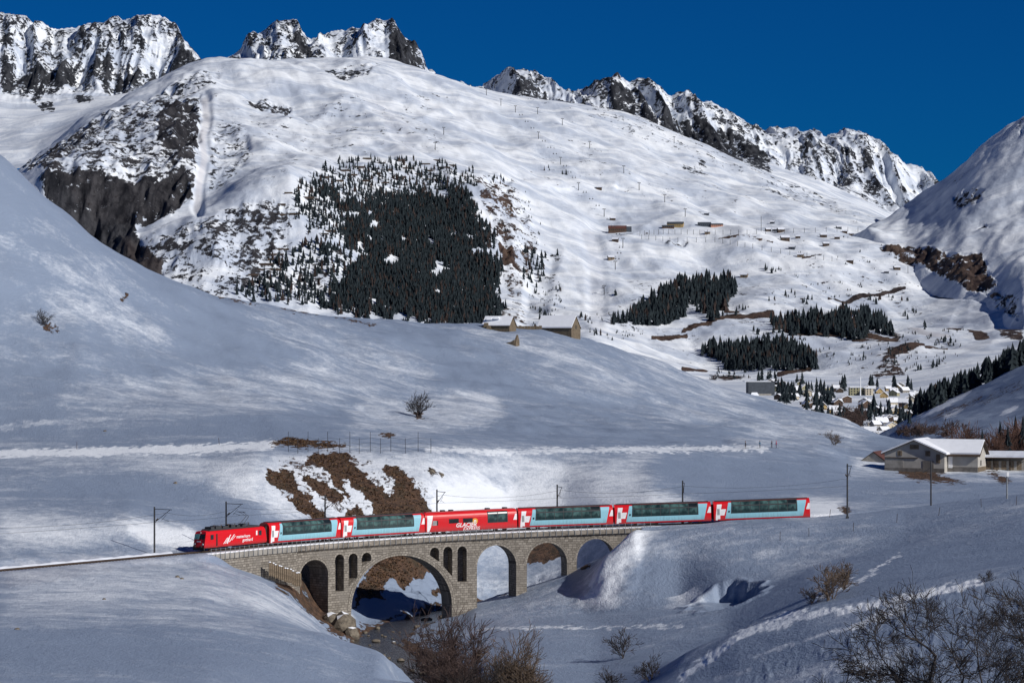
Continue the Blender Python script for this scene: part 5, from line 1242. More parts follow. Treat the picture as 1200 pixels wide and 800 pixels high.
for x, y, z in ((-3.2, -1.5, 4.3), (-0.5, -1.2, 4.6)): MB().box((x, y, z), (2.4, 1.8, 0.8), 0.2, 0, 0.6).build('roof_snow_mound', M['snow'], t)
p = near.hit(603, 404); t = empty('ruined_wall', tuple(p), R(-24)); tag(t, 'broken pointed gable wall standing in the snow below the ruined barn', 'ruin')
MB().prism_x([(-1.8, -2), (1.8, -2), (1.5, 1.2), (0.3, 3.5), (-0.7, 2.4), (-1.6, 0.8)], 0.6, 1.2).build('gable_wall', M['rubble'], t)
MB().prism([(-4.5, -1.5), (0.6, -1.5), (0.6, 1.8), (-0.6, 1.1), (-2.6, 0.6), (-4.5, 0.1)], -1.8, -1.2).build('side_wall', M['rubble'], t)
p = near.hit(618, 386); t = empty('field_wall', tuple(p + Vector((0, 6, 0))), R(-4)); tag(t, 'low dry stone wall between the two barns on the crest', 'wall')
mb = MB()
for k in range(11): mb.box((-6.0 + k * 1.1, rng.uniform(-.1, .1), 0.2), (1.08, 0.7, 2.4 + rng.uniform(-.3, .3)), 0, 0, 0.95)
mb.build('stones', M['rubble'], t)
MB().box((-0.2, -0.1, 1.55), (2.2, 0.8, 0.35), 0, 0, 0.8).build('snow_cap', M['snow'], t)

# plank retaining wall below the abutment
t = empty('plank_retaining_wall', tuple(near.hit(342, 676))); tag(t, 'short retaining wall of upright snow topped planks beside the first arch', 'retaining wall')
tl0 = Vector(t.location); pm = None
for k in range(17):
    f = k / 16; uu = 316 + (352 - 316) * f; vv = 664 + (678 - 664) * f
    q_ = s_of_u(uu, -3.6); b = rail(s_of_u(uu, -4.4 - 1.2 * f), -4.4 - 1.2 * f)
    zt = EYE - (vv - 6 - 400) / F * b.y
    if pm is None: pm = MB().box((0, 0, 0.65), (0.30, 0.16, 2.3)).mesh('plank', M['timber']); sc = MB().box((0, 0, 1.86), (0.36, 0.34, 0.14), 0, 0, 0.7).mesh('snow_cap', M['snow'])
    o = bpy.data.objects.new('plank', pm); COL.objects.link(o); o.parent = t; o.location = Vector((b.x, b.y, zt - 1.8 + rng.uniform(-.12, .12))) - tl0; o.rotation_euler = (0, rng.uniform(-.03, .03), R(40))
    if k % 3 != 1: c = bpy.data.objects.new('snow_cap', sc); COL.objects.link(c); c.parent = o

# net fence along the bank top
t = empty('snow_fence', tuple(near.hit(420, 530))); tag(t, 'row of thin poles with wires along the top of the brown bank', 'fence'); tl0 = Vector(t.location)
tops = []
fence_u = [338, 349, 361, 373, 384, 398, 410, 421, 434, 446, 458, 475, 490, 505]
for k, u in enumerate(fence_u):
    b = near.hit(u, 531 if k % 2 else 529); H = 4.2 if k % 2 == 0 else 3.2
    MB().tube(b - tl0 - Vector((0, 0, 0.6)), b - tl0 + Vector((0, 0, H)), 0.055, 0.045, 5).build('pole', M['steel'], t); tops.append((b - tl0, H))
for f in (0.12, 0.35, 0.6, 0.92):
    mb = MB()
    for (a, h0), (b, h1) in zip(tops[:-1], tops[1:]): mb.tube(a + Vector((0, 0, 3.2 * f)), b + Vector((0, 0, 3.2 * f)), 0.022, None, 3, 0, False)
    mb.build('wire', M['steel'], t)

# marker stakes on the snow
st = MB().tube((0, 0, -0.4), (0, 0, 1.5), 0.045, None, 5).mesh('marker_stake', M['wood_dark'])
for u, v, where in ((914, 633, 'below the train\'s last coach'), (948, 628, 'below the tail of the train'), (972, 606, 'just right of the train\'s tail'), (1000, 622, 'on the snow right of the plain mast'), (1051, 612, 'below the dark pole'), (1100, 604, 'below the farm, at the edge of the slope'), (1150, 594, 'on the slope near the right edge'), (631, 762, 'in the valley floor right of the willow scrub'), (90, 526, 'on the path at the far left'), (257, 521, 'on the path left of the brown bank'), (1191, 591, 'at the right edge of the slope')):
    o = bpy.data.objects.new('marker_stake', st); COL.objects.link(o); o.location = near.hit(u, v); o.rotation_euler = (rng.uniform(-.12, .12), rng.uniform(-.15, .15), 0)
    tag(o, 'thin dark stake ' + where, 'stake', 'marker stakes in the snow')

# ------------------------------------------------------------------ rocks
def rock_mesh(r, seed, mat, cap=True, flat=0.7):
    bm = bmesh.new(); bmesh.ops.create_icosphere(bm, subdivisions=2, radius=r); rr = random.Random(seed)
    ax = [Vector((rr.gauss(0, 1), rr.gauss(0, 1), rr.gauss(0, 1))).normalized() for _ in range(7)]; cut = [rr.uniform(0.62, 0.9) * r for _ in ax]
    for v_ in bm.verts:
        for a, c in zip(ax, cut):
            d = v_.co.dot(a)
            if d > c: v_.co -= a * (d - c) * 0.92
        v_.co.z *= flat; v_.co += Vector((rr.uniform(-1, 1), rr.uniform(-1, 1), rr.uniform(-1, 1))) * r * 0.04
    me = bpy.data.meshes.new('boulder'); bm.to_mesh(me); bm.free(); me.materials.append(mat); me.materials.append(M['snow'])
    if cap:
        for p_ in me.polygons:
            if p_.normal.z > 0.80: p_.material_index = 1
    return me
rocks_w = [rock_mesh(0.75, k, M['boulder'], k == 0) for k in range(5)]
cnt = 0
for k in range(len(rvx)):
    if not (395 < rvy[k] < 545): continue
    for j in range(2):
        if rng.random() < 0.55: continue
        x = rvx[k] + rng.uniform(-4.6, 4.6); y = rvy[k] + rng.uniform(-1, 1)
        o = bpy.data.objects.new('boulder', rng.choice(rocks_w)); COL.objects.link(o); s_ = rng.uniform(0.3, 0.95)
        o.location = (x, y, WATER + 0.02 + 0.1 * s_); o.scale = (s_ * rng.uniform(.8, 1.3), s_, s_ * rng.uniform(.7, 1)); o.rotation_euler = (0, 0, rng.uniform(0, 6))
        tag(o, 'small dark boulder lying in the stream below the main arch', 'boulder', 'boulders in the stream')
for u, v, r, lab in ((400, 735, 2.6, 'big dark boulder at the foot of the main arch\'s left pier'), (388, 729, 1.7, 'smaller boulder behind the one at the pier\'s foot'), (412, 745, 1.5, 'boulder at the water\'s edge below the left pier')):
    p = near.hit(u, v); o = bpy.data.objects.new('boulder', rock_mesh(r, int(u), M['boulder'], True, 1.0)); COL.objects.link(o); o.location = p + Vector((0, 1.0, 0.1)); tag(o, lab, 'boulder')

# ------------------------------------------------------------------ bare trees and scrub
def branch_mesh(name, mat, seed, H, spread=0.6, stems=1, r0=0.10, depth=5, kids_=3, twig=0.02, bend=0.25, first=0.3, up=0.25, stem_lean=0.35, limit=3200):
    rr = random.Random(seed); segs = []
    def grow(p, d, L, r, lv):
        if len(segs) > limit: return
        n_ = 3 if lv < 2 else 2
        pts = [p]
        for k in range(n_):
            d = (d + Vector((rr.gauss(0, bend), rr.gauss(0, bend), rr.gauss(0, bend * 0.6) + up * 0.25))).normalized()
            q = pts[-1] + d * (L / n_); ra = r * (1 - 0.45 * k / n_); rb = r * (1 - 0.45 * (k + 1) / n_)
            segs.append((pts[-1], q, max(twig, ra), max(twig * 0.8, rb))); pts.append(q)
        if lv >= depth: return
        for c in range(kids_ + (1 if lv == 0 else 0)):
            f = rr.uniform(first, 1.0) if c else 1.0
            i = min(n_ - 1, int(f * n_)); b = pts[i].lerp(pts[i + 1], min(1.0, f * n_ - i))
            a = rr.uniform(0, 2 * math.pi); e = d.orthogonal().normalized(); g = d.cross(e)
            nd = (d + (e * math.cos(a) + g * math.sin(a)) * rr.uniform(spread * 0.6, spread * 1.4)).normalized()
            grow(b, nd, L * rr.uniform(0.55, 0.82), r * rr.uniform(0.45, 0.62), lv + 1)
    for s_ in range(stems):
        a = rr.uniform(0, 2 * math.pi); ln = stem_lean * rr.uniform(0.2, 1.0) if stems > 1 else 0.06
        grow(Vector((rr.uniform(-.12, .12) * stems * 0.25, rr.uniform(-.12, .12) * stems * 0.25, -0.3)), Vector((math.cos(a) * ln, math.sin(a) * ln, 1)).normalized(), H * (0.42 if stems == 1 else rr.uniform(0.32, 0.46)), r0 * rr.uniform(0.7, 1.1), 0)
    mb = MB()
    for p, q, ra, rb in segs: mb.tube(p, q, ra, rb, 5 if ra > twig * 2.5 else 3, 0, False)
    me = mb.mesh(name, mat, True)
    return me
def scrub(name, mesh, pos, lab, cat, group=None, scale=1.0, rz=0.0):
    o = bpy.data.objects.new(name, mesh); COL.objects.link(o); o.location = pos; o.scale = (scale,) * 3; o.rotation_euler = (0, 0, rz); tag(o, lab, cat, group); return o
def on_near(u, Y, dz=-0.2):
    x = (u - 600) / F * Y; return Vector((x, Y, near.height(x, Y) + dz))
# right foreground trees
for k, (u, Y, topv, sd, lab) in enumerate(((1090, 236, 680, 3, 'bare dark tree at lower right, leftmost of the foreground trees'), (1122, 228, 664, 8, 'bare dark tree at lower right, the middle and tallest of the foreground trees'),
                                         (1162, 240, 684, 15, 'bare dark tree at lower right, between the tallest one and the frame edge'), (1196, 226, 655, 22, 'bare dark tree at lower right cut by the frame edge'), (1228, 236, 672, 29, 'bare dark tree just outside the lower right frame edge'))):
    p = on_near(u, Y); Ht = EYE - (topv - 400) / F * Y - p.z
    me = branch_mesh('bare_tree', M['bark'], sd, 10.0, 0.66, 3, 0.14, 5, 4, 0.017, 0.26, 0.15, 0.18, 0.8, 4700)
    zmax = max(v_.co.z for v_ in me.vertices); scrub('bare_tree', me, p, lab, 'tree', 'bare trees in the right foreground', Ht / zmax * 1.03, sd)
# willow scrub at the stream, bottom centre
for k, (u, Y, topv, sd, mt, lab) in enumerate(((530, 392, 706, 41, 'bark_red', 'reddish willow bush at the stream, the big one at left of the thicket'), (512, 388, 752, 43, 'bark_red', 'reddish willow bush low at the left end of the thicket'), (552, 380, 750, 45, 'bark_red', 'dark reddish willow bush in the middle of the thicket'),
                                             (592, 384, 728, 47, 'bark_tan', 'pale twiggy willow bush in the right half of the thicket'), (612, 380, 748, 49, 'bark_tan', 'pale twiggy willow bush at the right end of the thicket'), (566, 372, 770, 51, 'bark', 'low dark willow bush at the front of the thicket'))):
    p = on_near(u, Y); Ht = EYE - (topv - 400) / F * Y - p.z
    me = branch_mesh('willow_bush', M[mt], sd, 6.0, 0.52, 12, 0.06, 4, 4, 0.015, 0.2, 0.15, 0.3, 0.55, 4600)
    zmax = max(v_.co.z for v_ in me.vertices); scrub('willow_bush', me, p, lab, 'bush', 'willow bushes at the stream', Ht / zmax * 1.05, sd)
SCR = [('bare_tree', 730, 771, 742, 'bark', 61, 3, 'small crooked bare tree casting a shadow to the left on the valley floor', 'tree'),
       ('bare_bush', 762, 797, 766, 'bark', 63, 7, 'bare fan shaped bush right of the small crooked tree', 'bush'), ('bare_bush', 715, 806, 784, 'bark', 65, 7, 'bare bush at the bottom edge left of the fan shaped one', 'bush'),
       ('bare_bush', 972, 703, 660, 'bark_tan', 67, 9, 'wide brown bush on the snow right of the wind scoop', 'bush'), ('bare_bush', 990, 690, 655, 'bark_tan', 68, 7, 'upright end of the wide brown bush by the snow crest', 'bush'), ('bare_bush', 953, 706, 686, 'bark_tan', 69, 6, 'low bush at the left foot of the wide brown bush', 'bush'),
       ('bare_bush', 1155, 681, 667, 'bark', 71, 5, 'tiny leaning bush on the snow above the foreground trees', 'bush'),
       ('bare_tree', 491, 489, 458, 'bark', 73, 9, 'round bare tree standing alone on the hillside above the path', 'tree'), ('bare_tree', 53, 382, 361, 'bark', 75, 5, 'small bare tree beside a dark patch on the far left slope', 'tree'),
       ('bare_bush', 977, 521, 504, 'bark_tan', 77, 8, 'bare bush beside the path right of the walkers', 'bush')]
for nm, u, v, topv, mt, sd, stems, lab, cat in SCR:
    p = near.hit(u, v) + Vector((0, 0, -0.15)); Ht = max(1.0, EYE - (topv - 400) / F * p.y - p.z)
    me = branch_mesh(nm, M[mt], sd, 4.0, 0.62, stems, 0.075, 4 if stems > 1 else 5, 3, max(0.02, 0.085 * p.y / F), 0.22, 0.15, 0.3, 0.55, 1800)
    zmax = max(v_.co.z for v_ in me.vertices); scrub(nm, me, p, lab, cat, None, Ht / zmax * (1.2 if v > 740 else 1.05), sd)

# ------------------------------------------------------------------ walkers on the path
def person(u, v, rz, cloth, trousers, hat, lab, wide=0.0, arm=0.3):
    p = near.hit(u, v); t = empty('person', tuple(p), rz); tag(t, lab, 'person')
    J = [((0, 0, 0.95), .14), ((0, 0, 1.12), .135), ((0, 0, 1.36), .16), ((0, 0, 1.50), .065), ((0, -0.01, 1.60), .095), ((0, -0.01, 1.74), .085),
         ((0.10, 0, 0.88), .095), ((0.12 + wide, -0.03, 0.48), .062), ((0.13 + wide * 1.6, 0.02, 0.08), .045), ((0.13 + wide * 1.6, -0.14, 0.04), .04),
         ((-0.10, 0, 0.88), .095), ((-0.12 - wide, 0.02, 0.48), .062), ((-0.13 - wide * 1.6, 0.06, 0.08), .045), ((-0.13 - wide * 1.6, -0.10, 0.04), .04),
         ((0.20, 0, 1.40), .065), ((0.30, -0.02, 1.14), .048), ((0.33, -arm * 0.6, 0.96), .036), ((0.34, -arm * 0.75, 0.88), .038),
         ((-0.20, 0, 1.40), .065), ((-0.30, 0.0, 1.14), .048), ((-0.32, -arm * 0.6, 0.98), .036), ((-0.33, -arm * 0.75, 0.90), .038)]
    E = [(0, 1), (1, 2), (2, 3), (3, 4), (4, 5), (0, 6), (6, 7), (7, 8), (8, 9), (0, 10), (10, 11), (11, 12), (12, 13), (2, 14), (14, 15), (15, 16), (16, 17), (2, 18), (18, 19), (19, 20), (20, 21)]
    me = bpy.data.meshes.new('body'); me.from_pydata([j[0] for j in J], E, []); ob = bpy.data.objects.new('body', me); COL.objects.link(ob)
    ob.modifiers.new('skin', 'SKIN'); sk = me.skin_vertices[0].data
    for k, (_, r_) in enumerate(J): sk[k].radius = (r_, r_); sk[k].use_root = (k == 0)
    ob.modifiers.new('sub', 'SUBSURF').levels = 1; ob.modifiers['sub'].render_levels = 1
    dg = bpy.context.evaluated_depsgraph_get(); dg.update(); m2 = bpy.data.meshes.new_from_object(ob.evaluated_get(dg)); bpy.data.objects.remove(ob)
    m2.materials.clear()
    for m_ in (cloth, trousers, simple_skin, M['black']): m2.materials.append(m_)
    for f in m2.polygons:
        z = f.center.z; f.material_index = 2 if z > 1.5 else 3 if z < 0.12 else 1 if (z < 0.93 and abs(f.center.x) < 0.27) else 2 if z < 0.92 else 0
        f.use_smooth = True
    b = bpy.data.objects.new('body', m2); COL.objects.link(b); b.parent = t
    h = MB(); n_ = 8
    for z0, z1, r0, r1 in ((1.66, 1.74, .115, .115), (1.74, 1.84, .115, .05)): h.tube((0, -0.005, z0), (0, -0.005, z1), r0, r1, n_)
    h.build('hat', hat, t)
    for sx_ in (-1, 1):
        MB().tube((sx_ * 0.34, -arm * 0.75, 0.92), (sx_ * 0.42, -0.35, 0.0), 0.014, None, 4).build('ski_pole', M['steel'], t)
        MB().box((sx_ * (0.13 + wide * 1.6), -0.1, 0.025), (0.07, 1.7, 0.03)).build('ski', M['black'], t)
simple_skin = simple('skin', (0.5, 0.3, 0.22), 0.6)
jk = [simple('dark_jacket', (0.03, 0.03, 0.04), 0.8), simple('teal_jacket', (0.02, 0.16, 0.26), 0.8), simple('navy_jacket', (0.02, 0.025, 0.06), 0.8), simple('crimson_jacket', (0.45, 0.03, 0.08), 0.8)]
person(873.5, 525, R(70), jk[0], M['black'], M['black'], 'skier in dark clothes with legs apart on the path, leftmost of the four', 0.10)
person(890.5, 524.5, R(-60), jk[1], jk[2], M['black'], 'skier in a teal jacket on the path, second from left', 0.02)
person(904.5, 524.5, R(-70), jk[2], M['black'], M['black'], 'skier in dark navy clothes beside the one in crimson', 0.02)
person(909.7, 524.5, R(-80), jk[3], jk[2], jk[3], 'skier in a crimson jacket and hat on the path', 0.04)

# ------------------------------------------------------------------ conifers
def conifer_mesh(seed, H, tiers, sides, r, trunk=True):
    rr = random.Random(seed); mb = MB()
    if trunk: mb.tube((0, 0, -0.06 * H), (0, 0, 0.3 * H), 0.018 * H, 0.012 * H, 5, 1, False)
    for k in range(tiers):
        f = k / tiers; z0 = H * (0.07 + 0.88 * f); z1 = H * min(1.0, 0.07 + 0.88 * (f + 2.0 / tiers)); rad = r * H * (1 - f) ** 0.8 * rr.uniform(0.82, 1.12)
        ring = []; a0 = rr.uniform(0, 6)
        for j in range(sides):
            a = a0 + 2 * math.pi * j / sides; q = rad * rr.uniform(0.62, 1.15); ring.append((q * math.cos(a), q * math.sin(a), z0 - rr.uniform(0, 0.05) * H))
            a += math.pi / sides; q = rad * rr.uniform(0.42, 0.6); ring.append((q * math.cos(a), q * math.sin(a), z0 + rr.uniform(0.0, 0.03) * H))
        n_ = len(ring); mb.add(ring + [(rr.uniform(-.01, .01) * H, rr.uniform(-.01, .01) * H, z1)], [(j, (j + 1) % n_, n_) for j in range(n_)])
    return mb
con = [conifer_mesh(k, 1.0, 5, 5, 0.19 + 0.03 * (k % 3)).mesh('pine_tree', [M['needle'], M['bark']]) for k in range(6)]
con_n = []
for k in range(4):
    mb = conifer_mesh(40 + k, 1.0, 10, 8, 0.20, False); tr = MB().tube((0, 0, -0.06), (0, 0, 0.85), 0.018, 0.004, 6)
    con_n.append((mb.mesh('crown', M['needle']), tr.mesh('trunk', M['bark'])))
def tree_near(p, H, lab, group):
    t = empty('pine_tree', tuple(p), rng.uniform(0, 6)); t.scale = (H, H, H); tag(t, lab, 'tree', group); k = rng.randrange(4)
    for me, nm in zip(con_n[k], ('crown', 'trunk')):
        o = bpy.data.objects.new(nm, me); COL.objects.link(o); o.parent = t
def tree_far(p, H, lab, group, wd=1.0):
    o = bpy.data.objects.new('pine_tree', rng.choice(con)); COL.objects.link(o); o.location = p; o.scale = (H * wd, H * wd, H); o.rotation_euler = (0, 0, rng.uniform(0, 6)); tag(o, lab, 'tree', group)
# beside the timber shed, right edge
n1 = 0
for u, Y, topv in ((1151, 800, 502), (1172, 830, 492), (1181, 800, 497), (1190, 850, 486), (1199, 800, 486), (1208, 820, 488), (1220, 800, 484), (1146, 815, 512), (1235, 830, 480)):
    p = on_near(u, Y); H = EYE - (topv - 400) / F * Y - p.z; tree_near(p, H, 'dark conifer behind the timber shed at the right edge', 'conifers behind the timber shed'); n1 += 1
lar = []
for k in range(4):
    lar.append(branch_mesh('bare_larch', M['larch'], 90 + k, 1.0, 0.95, 1, 0.016, 2, 14, 0.0045, 0.05, 0.12, 0.1, 0.1, 900))
for u, Y, topv in ((1160, 800, 502), (1166, 845, 496), (1176, 820, 500), (1184, 840, 494), (1187, 800, 498), (1194, 830, 488), (1203, 845, 484), (1124, 860, 495), (1130, 880, 492), (1138, 870, 498), (1212, 840, 482)):
    p = on_near(u, Y); H = EYE - (topv - 400) / F * Y - p.z; o = scrub('bare_larch', rng.choice(lar), p, 'bare brown larch %s' % ('behind the farm building' if u < 1145 else 'among the conifers behind the timber shed'), 'tree', 'bare larches behind the farm', H * 1.02, rng.uniform(0, 6))
    zm = max(v_.co.z for v_ in o.data.vertices); o.scale = (H / zm,) * 3
bb_m = [branch_mesh('bare_bush', M['bark_red'], 120 + k, 1.0, 0.7, 8, 0.03, 3, 4, 0.012, 0.2, 0.1, 0.2, 0.8, 900) for k in range(3)]
for o_ in bb_m: pass
def bush(p, H, lab, group):
    me = rng.choice(bb_m); zm = max(v_.co.z for v_ in me.vertices); scrub('bare_bush', me, p, lab, 'bush', group, H / zm, rng.uniform(0, 6))
for u, v, h in ((1056, 506, 4), (1064, 506, 5), (1072, 507, 4), (1080, 506, 6), (1083, 507, 5), (1088, 507, 5), (1097, 505, 4), (1118, 506, 6)):
    bush(side.hit(u, v + 2), h, 'bare brown bush along the foot of the slope behind the farm roof', 'bushes behind the farm roof')
for k in range(26):
    u = rng.uniform(985, 1012); v = rng.uniform(480, 500); bush(mtn.hit(u, v + 4), rng.uniform(6, 11), 'bare reddish bush between the hill\'s end and the village', 'bushes at the near end of the village')
o = None
p = side.hit(1066, 497); tree_far(p, 8, 'single small dark conifer on the open slope above the farm', None)
# forest edge on the right hillside
stuffp = []; wood = []
m_ = 0
while m_ < 200:
    u = rng.uniform(1072, 1250) if rng.random() < 0.8 else rng.uniform(1072, 1110); Y = rng.uniform(1475, 1600)
    x = (u - 600) / F * Y; z = side.height(x, Y) - 0.5
    topv = np.interp(u, [1072, 1085, 1100, 1120, 1150, 1175, 1200, 1260], [458, 452, 446, 436, 422, 408, 394, 370]) + rng.uniform(-3, 12)
    H = max(7.0, min(15.0, EYE - (topv - 400) / F * Y - z)); wood.append((Y, Vector((x, Y, z)), H, u)); m_ += 1
wood.sort(key=lambda w_: w_[0])
for k, (Y, p, H, u) in enumerate(wood):
    if k >= 110: stuffp.append((p, H)); continue
    tree_far(p, H, 'dark conifer in the wood along the right hillside crest, at its %s' % ('lower end' if u < 1112 else 'middle' if u < 1160 else 'upper end'), 'conifers of the right hillside wood', rng.uniform(1.1, 1.6))

# groves on the lower mountain; the largest trees are things, the rest one mass
G1 = [(716, 379), (745, 362), (780, 336), (800, 327), (858, 326), (865, 340), (855, 346), (846, 362), (838, 374), (826, 370), (812, 356), (800, 352), (806, 368), (796, 374), (772, 379)]
G2 = [(822, 410), (840, 403), (880, 402), (905, 398), (930, 400), (955, 415), (960, 430), (920, 431), (880, 432), (850, 430), (838, 418)]
G3 = [(903, 376), (925, 370), (945, 373), (975, 366), (1010, 364), (1040, 378), (1046, 388), (1020, 386), (1000, 395), (985, 393), (965, 390), (950, 390), (930, 390), (908, 388)]
MF = [(372, 214), (395, 214), (400, 232), (440, 226), (480, 222), (520, 222), (545, 212), (563, 238), (570, 256), (586, 272), (580, 292), (597, 314), (586, 336), (598, 362), (588, 380), (520, 386), (440, 374), (378, 360), (388, 335), (412, 310), (420, 296), (398, 282), (402, 262)]
MS = [(350, 216), (372, 202), (395, 190), (430, 186), (470, 184), (520, 190), (548, 198), (560, 215), (540, 226), (480, 226), (440, 232), (398, 240), (404, 264), (396, 284), (360, 262), (345, 240)]
ML = [(330, 292), (365, 282), (400, 285), (415, 300), (390, 340), (378, 360), (330, 352), (282, 346), (270, 344), (300, 322)]
MR = [(556, 206), (604, 209), (600, 214), (562, 212)]
MG = [(612, 300), (640, 290), (652, 292), (640, 315), (634, 335), (620, 345), (612, 330)]
HOLES = [((415, 250), 9, 4), ((440, 262), 7, 5), ((510, 320), 7, 5), ((460, 304), 9, 7), ((438, 352), 6, 5), ((520, 314), 12, 4), ((470, 370), 8, 5), ((560, 292), 9, 4), ((505, 282), 4, 6), ((514, 340), 4, 3), ((425, 298), 10, 4), ((552, 276), 7, 3), ((435, 250), 5, 4)]
def scatter(poly, sp_u, sp_v, keep, hr, ej=0.5):
    us_ = [p_[0] for p_ in poly]; vs_ = [p_[1] for p_ in poly]; out = []
    v = min(vs_)
    while v < max(vs_):
        u = min(us_) + rng.uniform(0, sp_u)
        while u < max(us_):
            uu = u + rng.uniform(-.5, .5) * sp_u; vv = v + rng.uniform(-.5, .5) * sp_v
            n1_ = pn(np.array([uu / 13.0]), np.array([vv / 11.0]), 3)[0]; n2_ = pn(np.array([uu / 16.0 + 40]), np.array([vv / 16.0]), 5)[0]
            dn_ = fbm(np.array([uu / 26.0]), np.array([vv / 15.0]), 3, 77)[0]
            if ej > 1.5:
                ed_ = poly_sd(np.array([uu]), np.array([vv]), poly, 30)[0]
                if rng.random() > 0.14 + (ed_ + n1_ * 10) / 15: u += sp_u; continue
            if ej > 1 and dn_ < -0.72 + rng.uniform(-.12, .12): u += sp_u; continue
            if in_poly(uu + n1_ * 16 * ej, vv + n2_ * 10 * ej, poly) and rng.random() < keep and not any(((uu - c[0]) / a) ** 2 + ((vv - c[1]) / b) ** 2 < 1 for c, a, b in HOLES): out.append((uu, vv, rng.uniform(*hr)))
            u += sp_u
        v += sp_v
    return out
groves = []
for poly, lab, grp in ((G1, 'dark conifer in the upper left grove above the village', 'conifers of the upper left grove'), (G2, 'dark conifer in the lower grove just above the village', 'conifers of the lower grove'), (G3, 'dark conifer in the right grove beside the mountain road', 'conifers of the right grove')):
    pts = scatter(poly, 3.3, 2.7, 0.96, (15, 24)); pts.sort(key=lambda q_: -q_[1])
    for k, (u, v, h) in enumerate(pts):
        p = mtn.hit(u, v + 3) - Vector((0, 0, 1))
        if k < 27: tree_far(p, h * p.y / 4600, lab, grp, rng.uniform(1.15, 1.6))
        else: stuffp.append((p, h * p.y / 4600))
for poly, su, sv, kp, hr in ((MF, 2.3, 1.7, 0.985, (9, 19)), (MS, 3.2, 2.6, 0.72, (7, 15)), (ML, 3.8, 3.0, 0.50, (9, 18)), (MR, 3.5, 2, 0.8, (7, 12)), (MG, 4.5, 3.5, 0.55, (10, 17))):
    for u, v, h in scatter(poly, su, sv, kp, hr, 1.6 if poly is MF else 1.3):
        if poly is MS:
            if rng.random() < 0.25 * max(0, (235 - v) / 45): continue
        stuffp.append((mtn.hit(u, v + 3) - Vector((0, 0, 1)), h))
n_con = len(stuffp)
for u, v in ((662, 205), (640, 198), (905, 318), (912, 317), (898, 316), (920, 348), (904, 352), (945, 355), (948, 352), (850, 371), (870, 362), (862, 368), (1072, 365), (1085, 384), (1090, 430), (1078, 432), (1098, 428), (1110, 402), (1062, 372), (1045, 350), (1060, 352), (680, 372), (690, 376), (655, 340), (720, 345), (1015, 420), (1040, 414), (1128, 345), (1118, 330), (930, 345), (700, 392), (642, 372), (646, 376), (636, 368), (640, 380), (633, 375), (890, 392), (898, 396), (886, 388), (1030, 352), (1025, 356), (1020, 352)):
    for k in range(3): stuffp.append((mtn.hit(u + rng.uniform(-4, 4), v + rng.uniform(-2, 2)) - Vector((0, 0, 1)), rng.uniform(7, 13)))
for P, n_, in (([(880, 385), (1060, 395), (1090, 440), (1000, 428), (900, 436)], 90), ([(1030, 395), (1130, 380), (1120, 420), (1040, 436)], 70), ([(620, 345), (660, 330), (660, 392), (625, 385)], 45), ([(680, 365), (760, 370), (750, 400), (690, 398)], 30), ([(830, 433), (890, 432), (880, 446), (830, 444)], 30), ([(560, 205), (620, 215), (640, 290), (600, 350), (590, 290)], 60), ([(960, 270), (1060, 285), (1060, 350), (900, 350)], 40)):
    us_ = [c[0] for c in P]; vs_ = [c[1] for c in P]; k = 0
    while k < n_:
        u = rng.uniform(min(us_), max(us_)); v = rng.uniform(min(vs_), max(vs_))
        if in_poly(u, v, P):
            k += 1
            for j in range(rng.randint(1, 3)): stuffp.append((mtn.hit(u + rng.uniform(-3, 3), v + rng.uniform(-1, 1)) - Vector((0, 0, 0.6)), rng.uniform(2.5, 6.5)))
tv = []; tf = []
protos = []
for k in range(8):
    mb = conifer_mesh(200 + k, 1.0, 3, 4, 0.20 + 0.02 * (k % 3), False); protos.append((np.array(mb.v), mb.f))
vn = 0; big_m = []; big_v = []; big_f = []
for p, h in stuffp:
    pv, pf = protos[rng.randrange(8)]; a = rng.uniform(0, 6.28); ca, sa = math.cos(a), math.sin(a); wd = rng.uniform(1.0, 1.6)
    q_ = np.stack([(pv[:, 0] * ca - pv[:, 1] * sa) * h * wd + p.x, (pv[:, 0] * sa + pv[:, 1] * ca) * h * wd + p.y, pv[:, 2] * h + p.z], -1)
    big_v.append(q_); big_f += [[i + vn for i in f] for f in pf]; vn += len(pv); big_m += [1 if rng.random() < 0.13 else 0] * len(pf)
me = bpy.data.meshes.new('mountain_forest'); me.from_pydata(np.concatenate(big_v).tolist(), [], big_f); me.materials.append(M['needle']); me.materials.append(conifer_mat('bare_larch_crowns', (0.022, 0.016, 0.015), (0.05, 0.036, 0.032))); me.polygons.foreach_set('material_index', big_m)
o = bpy.data.objects.new('mountain_forest', me); COL.objects.link(o)
tag(o, 'dark conifer forest and scattered trees on the mountainside', 'forest', None, 'stuff')

